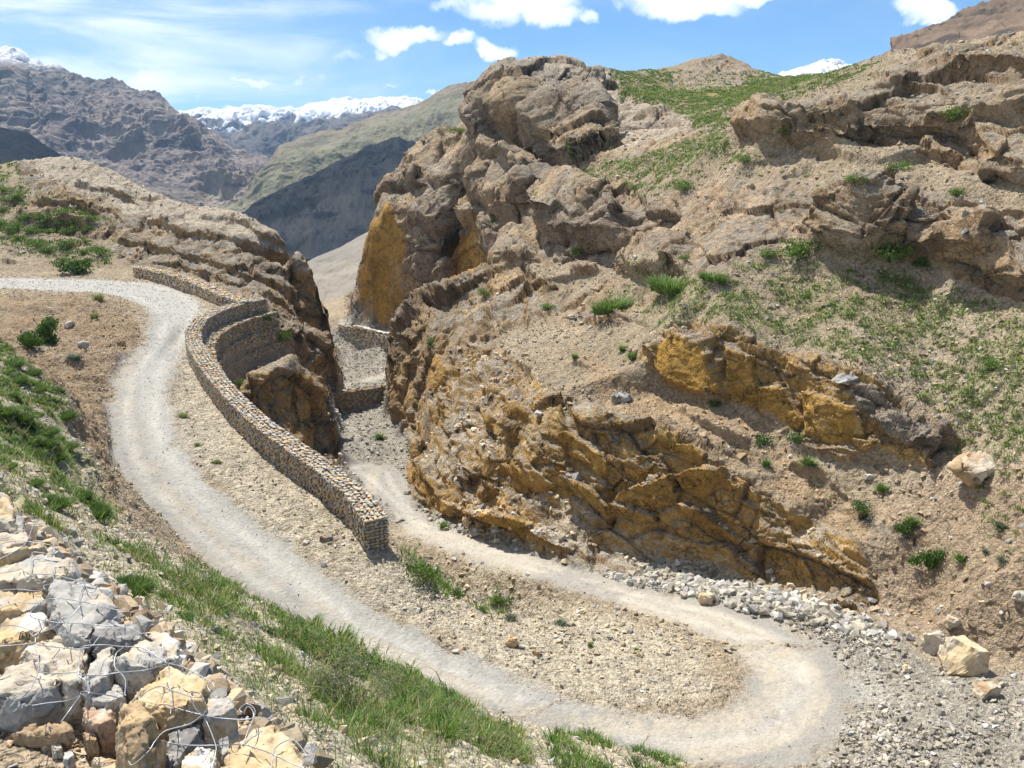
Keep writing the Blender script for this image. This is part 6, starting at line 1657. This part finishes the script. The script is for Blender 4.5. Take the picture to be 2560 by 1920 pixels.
# chart of the sky: two angles per direction, then one ellipse per cloud
def dotn(vec):
    x = W('ShaderNodeVectorMath', operation='DOT_PRODUCT'); wt.links.new(wd, x.inputs[0]); x.inputs[1].default_value = tuple(vec); return x.outputs['Value']
dep_ = wm('MAXIMUM', dotn((0, CT, -ST)), .15)
cx = W('ShaderNodeCombineXYZ'); wt.links.new(wm('DIVIDE', dotn((1, 0, 0)), dep_), cx.inputs[0]); wt.links.new(wm('DIVIDE', dotn((0, ST, CT)), dep_), cx.inputs[1])
tot = None
for u, v, a, b, s in CLOUDS:
    a *= 1.65; b *= 1.75
    ia, ib = FOC / a, FOC / b
    x = W('ShaderNodeVectorMath', operation='MULTIPLY_ADD'); wt.links.new(cx.outputs[0], x.inputs[0])
    x.inputs[1].default_value = (ia, ib, 0); x.inputs[2].default_value = (-(u - PW / 2) / FOC * ia, (v - PH / 2) / FOC * ib, 0)
    y = W('ShaderNodeVectorMath', operation='DOT_PRODUCT'); wt.links.new(x.outputs[0], y.inputs[0]); wt.links.new(x.outputs[0], y.inputs[1])
    k = wm('MULTIPLY_ADD', y.outputs['Value'], -s, s)
    tot = wm('MAXIMUM', k, 0.0) if tot is None else wm('MAXIMUM', tot, k)
mr = W('ShaderNodeMapRange', interpolation_type='SMOOTHSTEP'); wt.links.new(wm('MULTIPLY', tot, wm('ADD', 1.15, wm('MULTIPLY', wm('SUBTRACT', n0.outputs['Fac'], .5), 1.8))), mr.inputs['Value'])
mr.inputs['From Min'].default_value = .03; mr.inputs['From Max'].default_value = 1.15
cum = mr.outputs[0]
# thin cirrus veil, thickest to the left
mp = W('ShaderNodeMapping'); mp.inputs['Scale'].default_value = (3.2, 3.2, 15); mp.inputs['Rotation'].default_value = (.1, .25, 0); wt.links.new(dirv, mp.inputs['Vector'])
ci = W('ShaderNodeTexNoise', i_Scale=1.3, i_Detail=8.0, i_Roughness=.58, i_Distortion=.6); wt.links.new(mp.outputs[0], ci.inputs['Vector'])
cir = W('ShaderNodeMapRange', interpolation_type='SMOOTHSTEP'); wt.links.new(ci.outputs['Fac'], cir.inputs['Value']); cir.inputs['From Min'].default_value = .36; cir.inputs['From Max'].default_value = .70
sx = W('ShaderNodeSeparateXYZ'); wt.links.new(dirv, sx.inputs[0])
lm = W('ShaderNodeMapRange', interpolation_type='SMOOTHSTEP'); wt.links.new(sx.outputs[0], lm.inputs['Value']); lm.inputs['From Min'].default_value = .02; lm.inputs['From Max'].default_value = -.45
lm.inputs['To Min'].default_value = .10; lm.inputs['To Max'].default_value = .95
cirrus = wm('MULTIPLY', wm('MULTIPLY', wm('ADD', cir.outputs[0], .22), lm.outputs[0]), .85, clamp=True)
cloud = wm('MAXIMUM', cum, cirrus, clamp=True)
tint = W('ShaderNodeMix', data_type='RGBA', blend_type='MULTIPLY'); tint.inputs['Factor'].default_value = 1.0
wt.links.new(sky.outputs[0], tint.inputs['A']); tint.inputs['B'].default_value = SKY_TINT
mix = W('ShaderNodeMix', data_type='RGBA'); wt.links.new(cloud, mix.inputs['Factor']); wt.links.new(tint.outputs['Result'], mix.inputs['A'])
mix.inputs['B'].default_value = CLOUD_COL
wt.links.new(mix.outputs['Result'], bg.inputs['Color']); bg.inputs['Strength'].default_value = SKY_STR
vs = scene.view_settings
scene.display_settings.display_device = 'sRGB'
vs.view_transform = 'Standard'; vs.look = 'None'; vs.gamma = 1; vs.exposure = EXPO; vs.use_curve_mapping = False
scene.cycles.max_bounces = 4; scene.cycles.diffuse_bounces = 2; scene.cycles.use_light_tree = False; scene.cycles.use_adaptive_sampling = True; scene.cycles.adaptive_threshold = .02; scene.cycles.volume_bounces = 0
scene.cycles.use_denoising = True; scene.cycles.denoiser = 'OPENIMAGEDENOISE'; scene.cycles.denoising_input_passes = 'RGB_ALBEDO_NORMAL'; scene.cycles.denoising_prefilter = 'NONE'
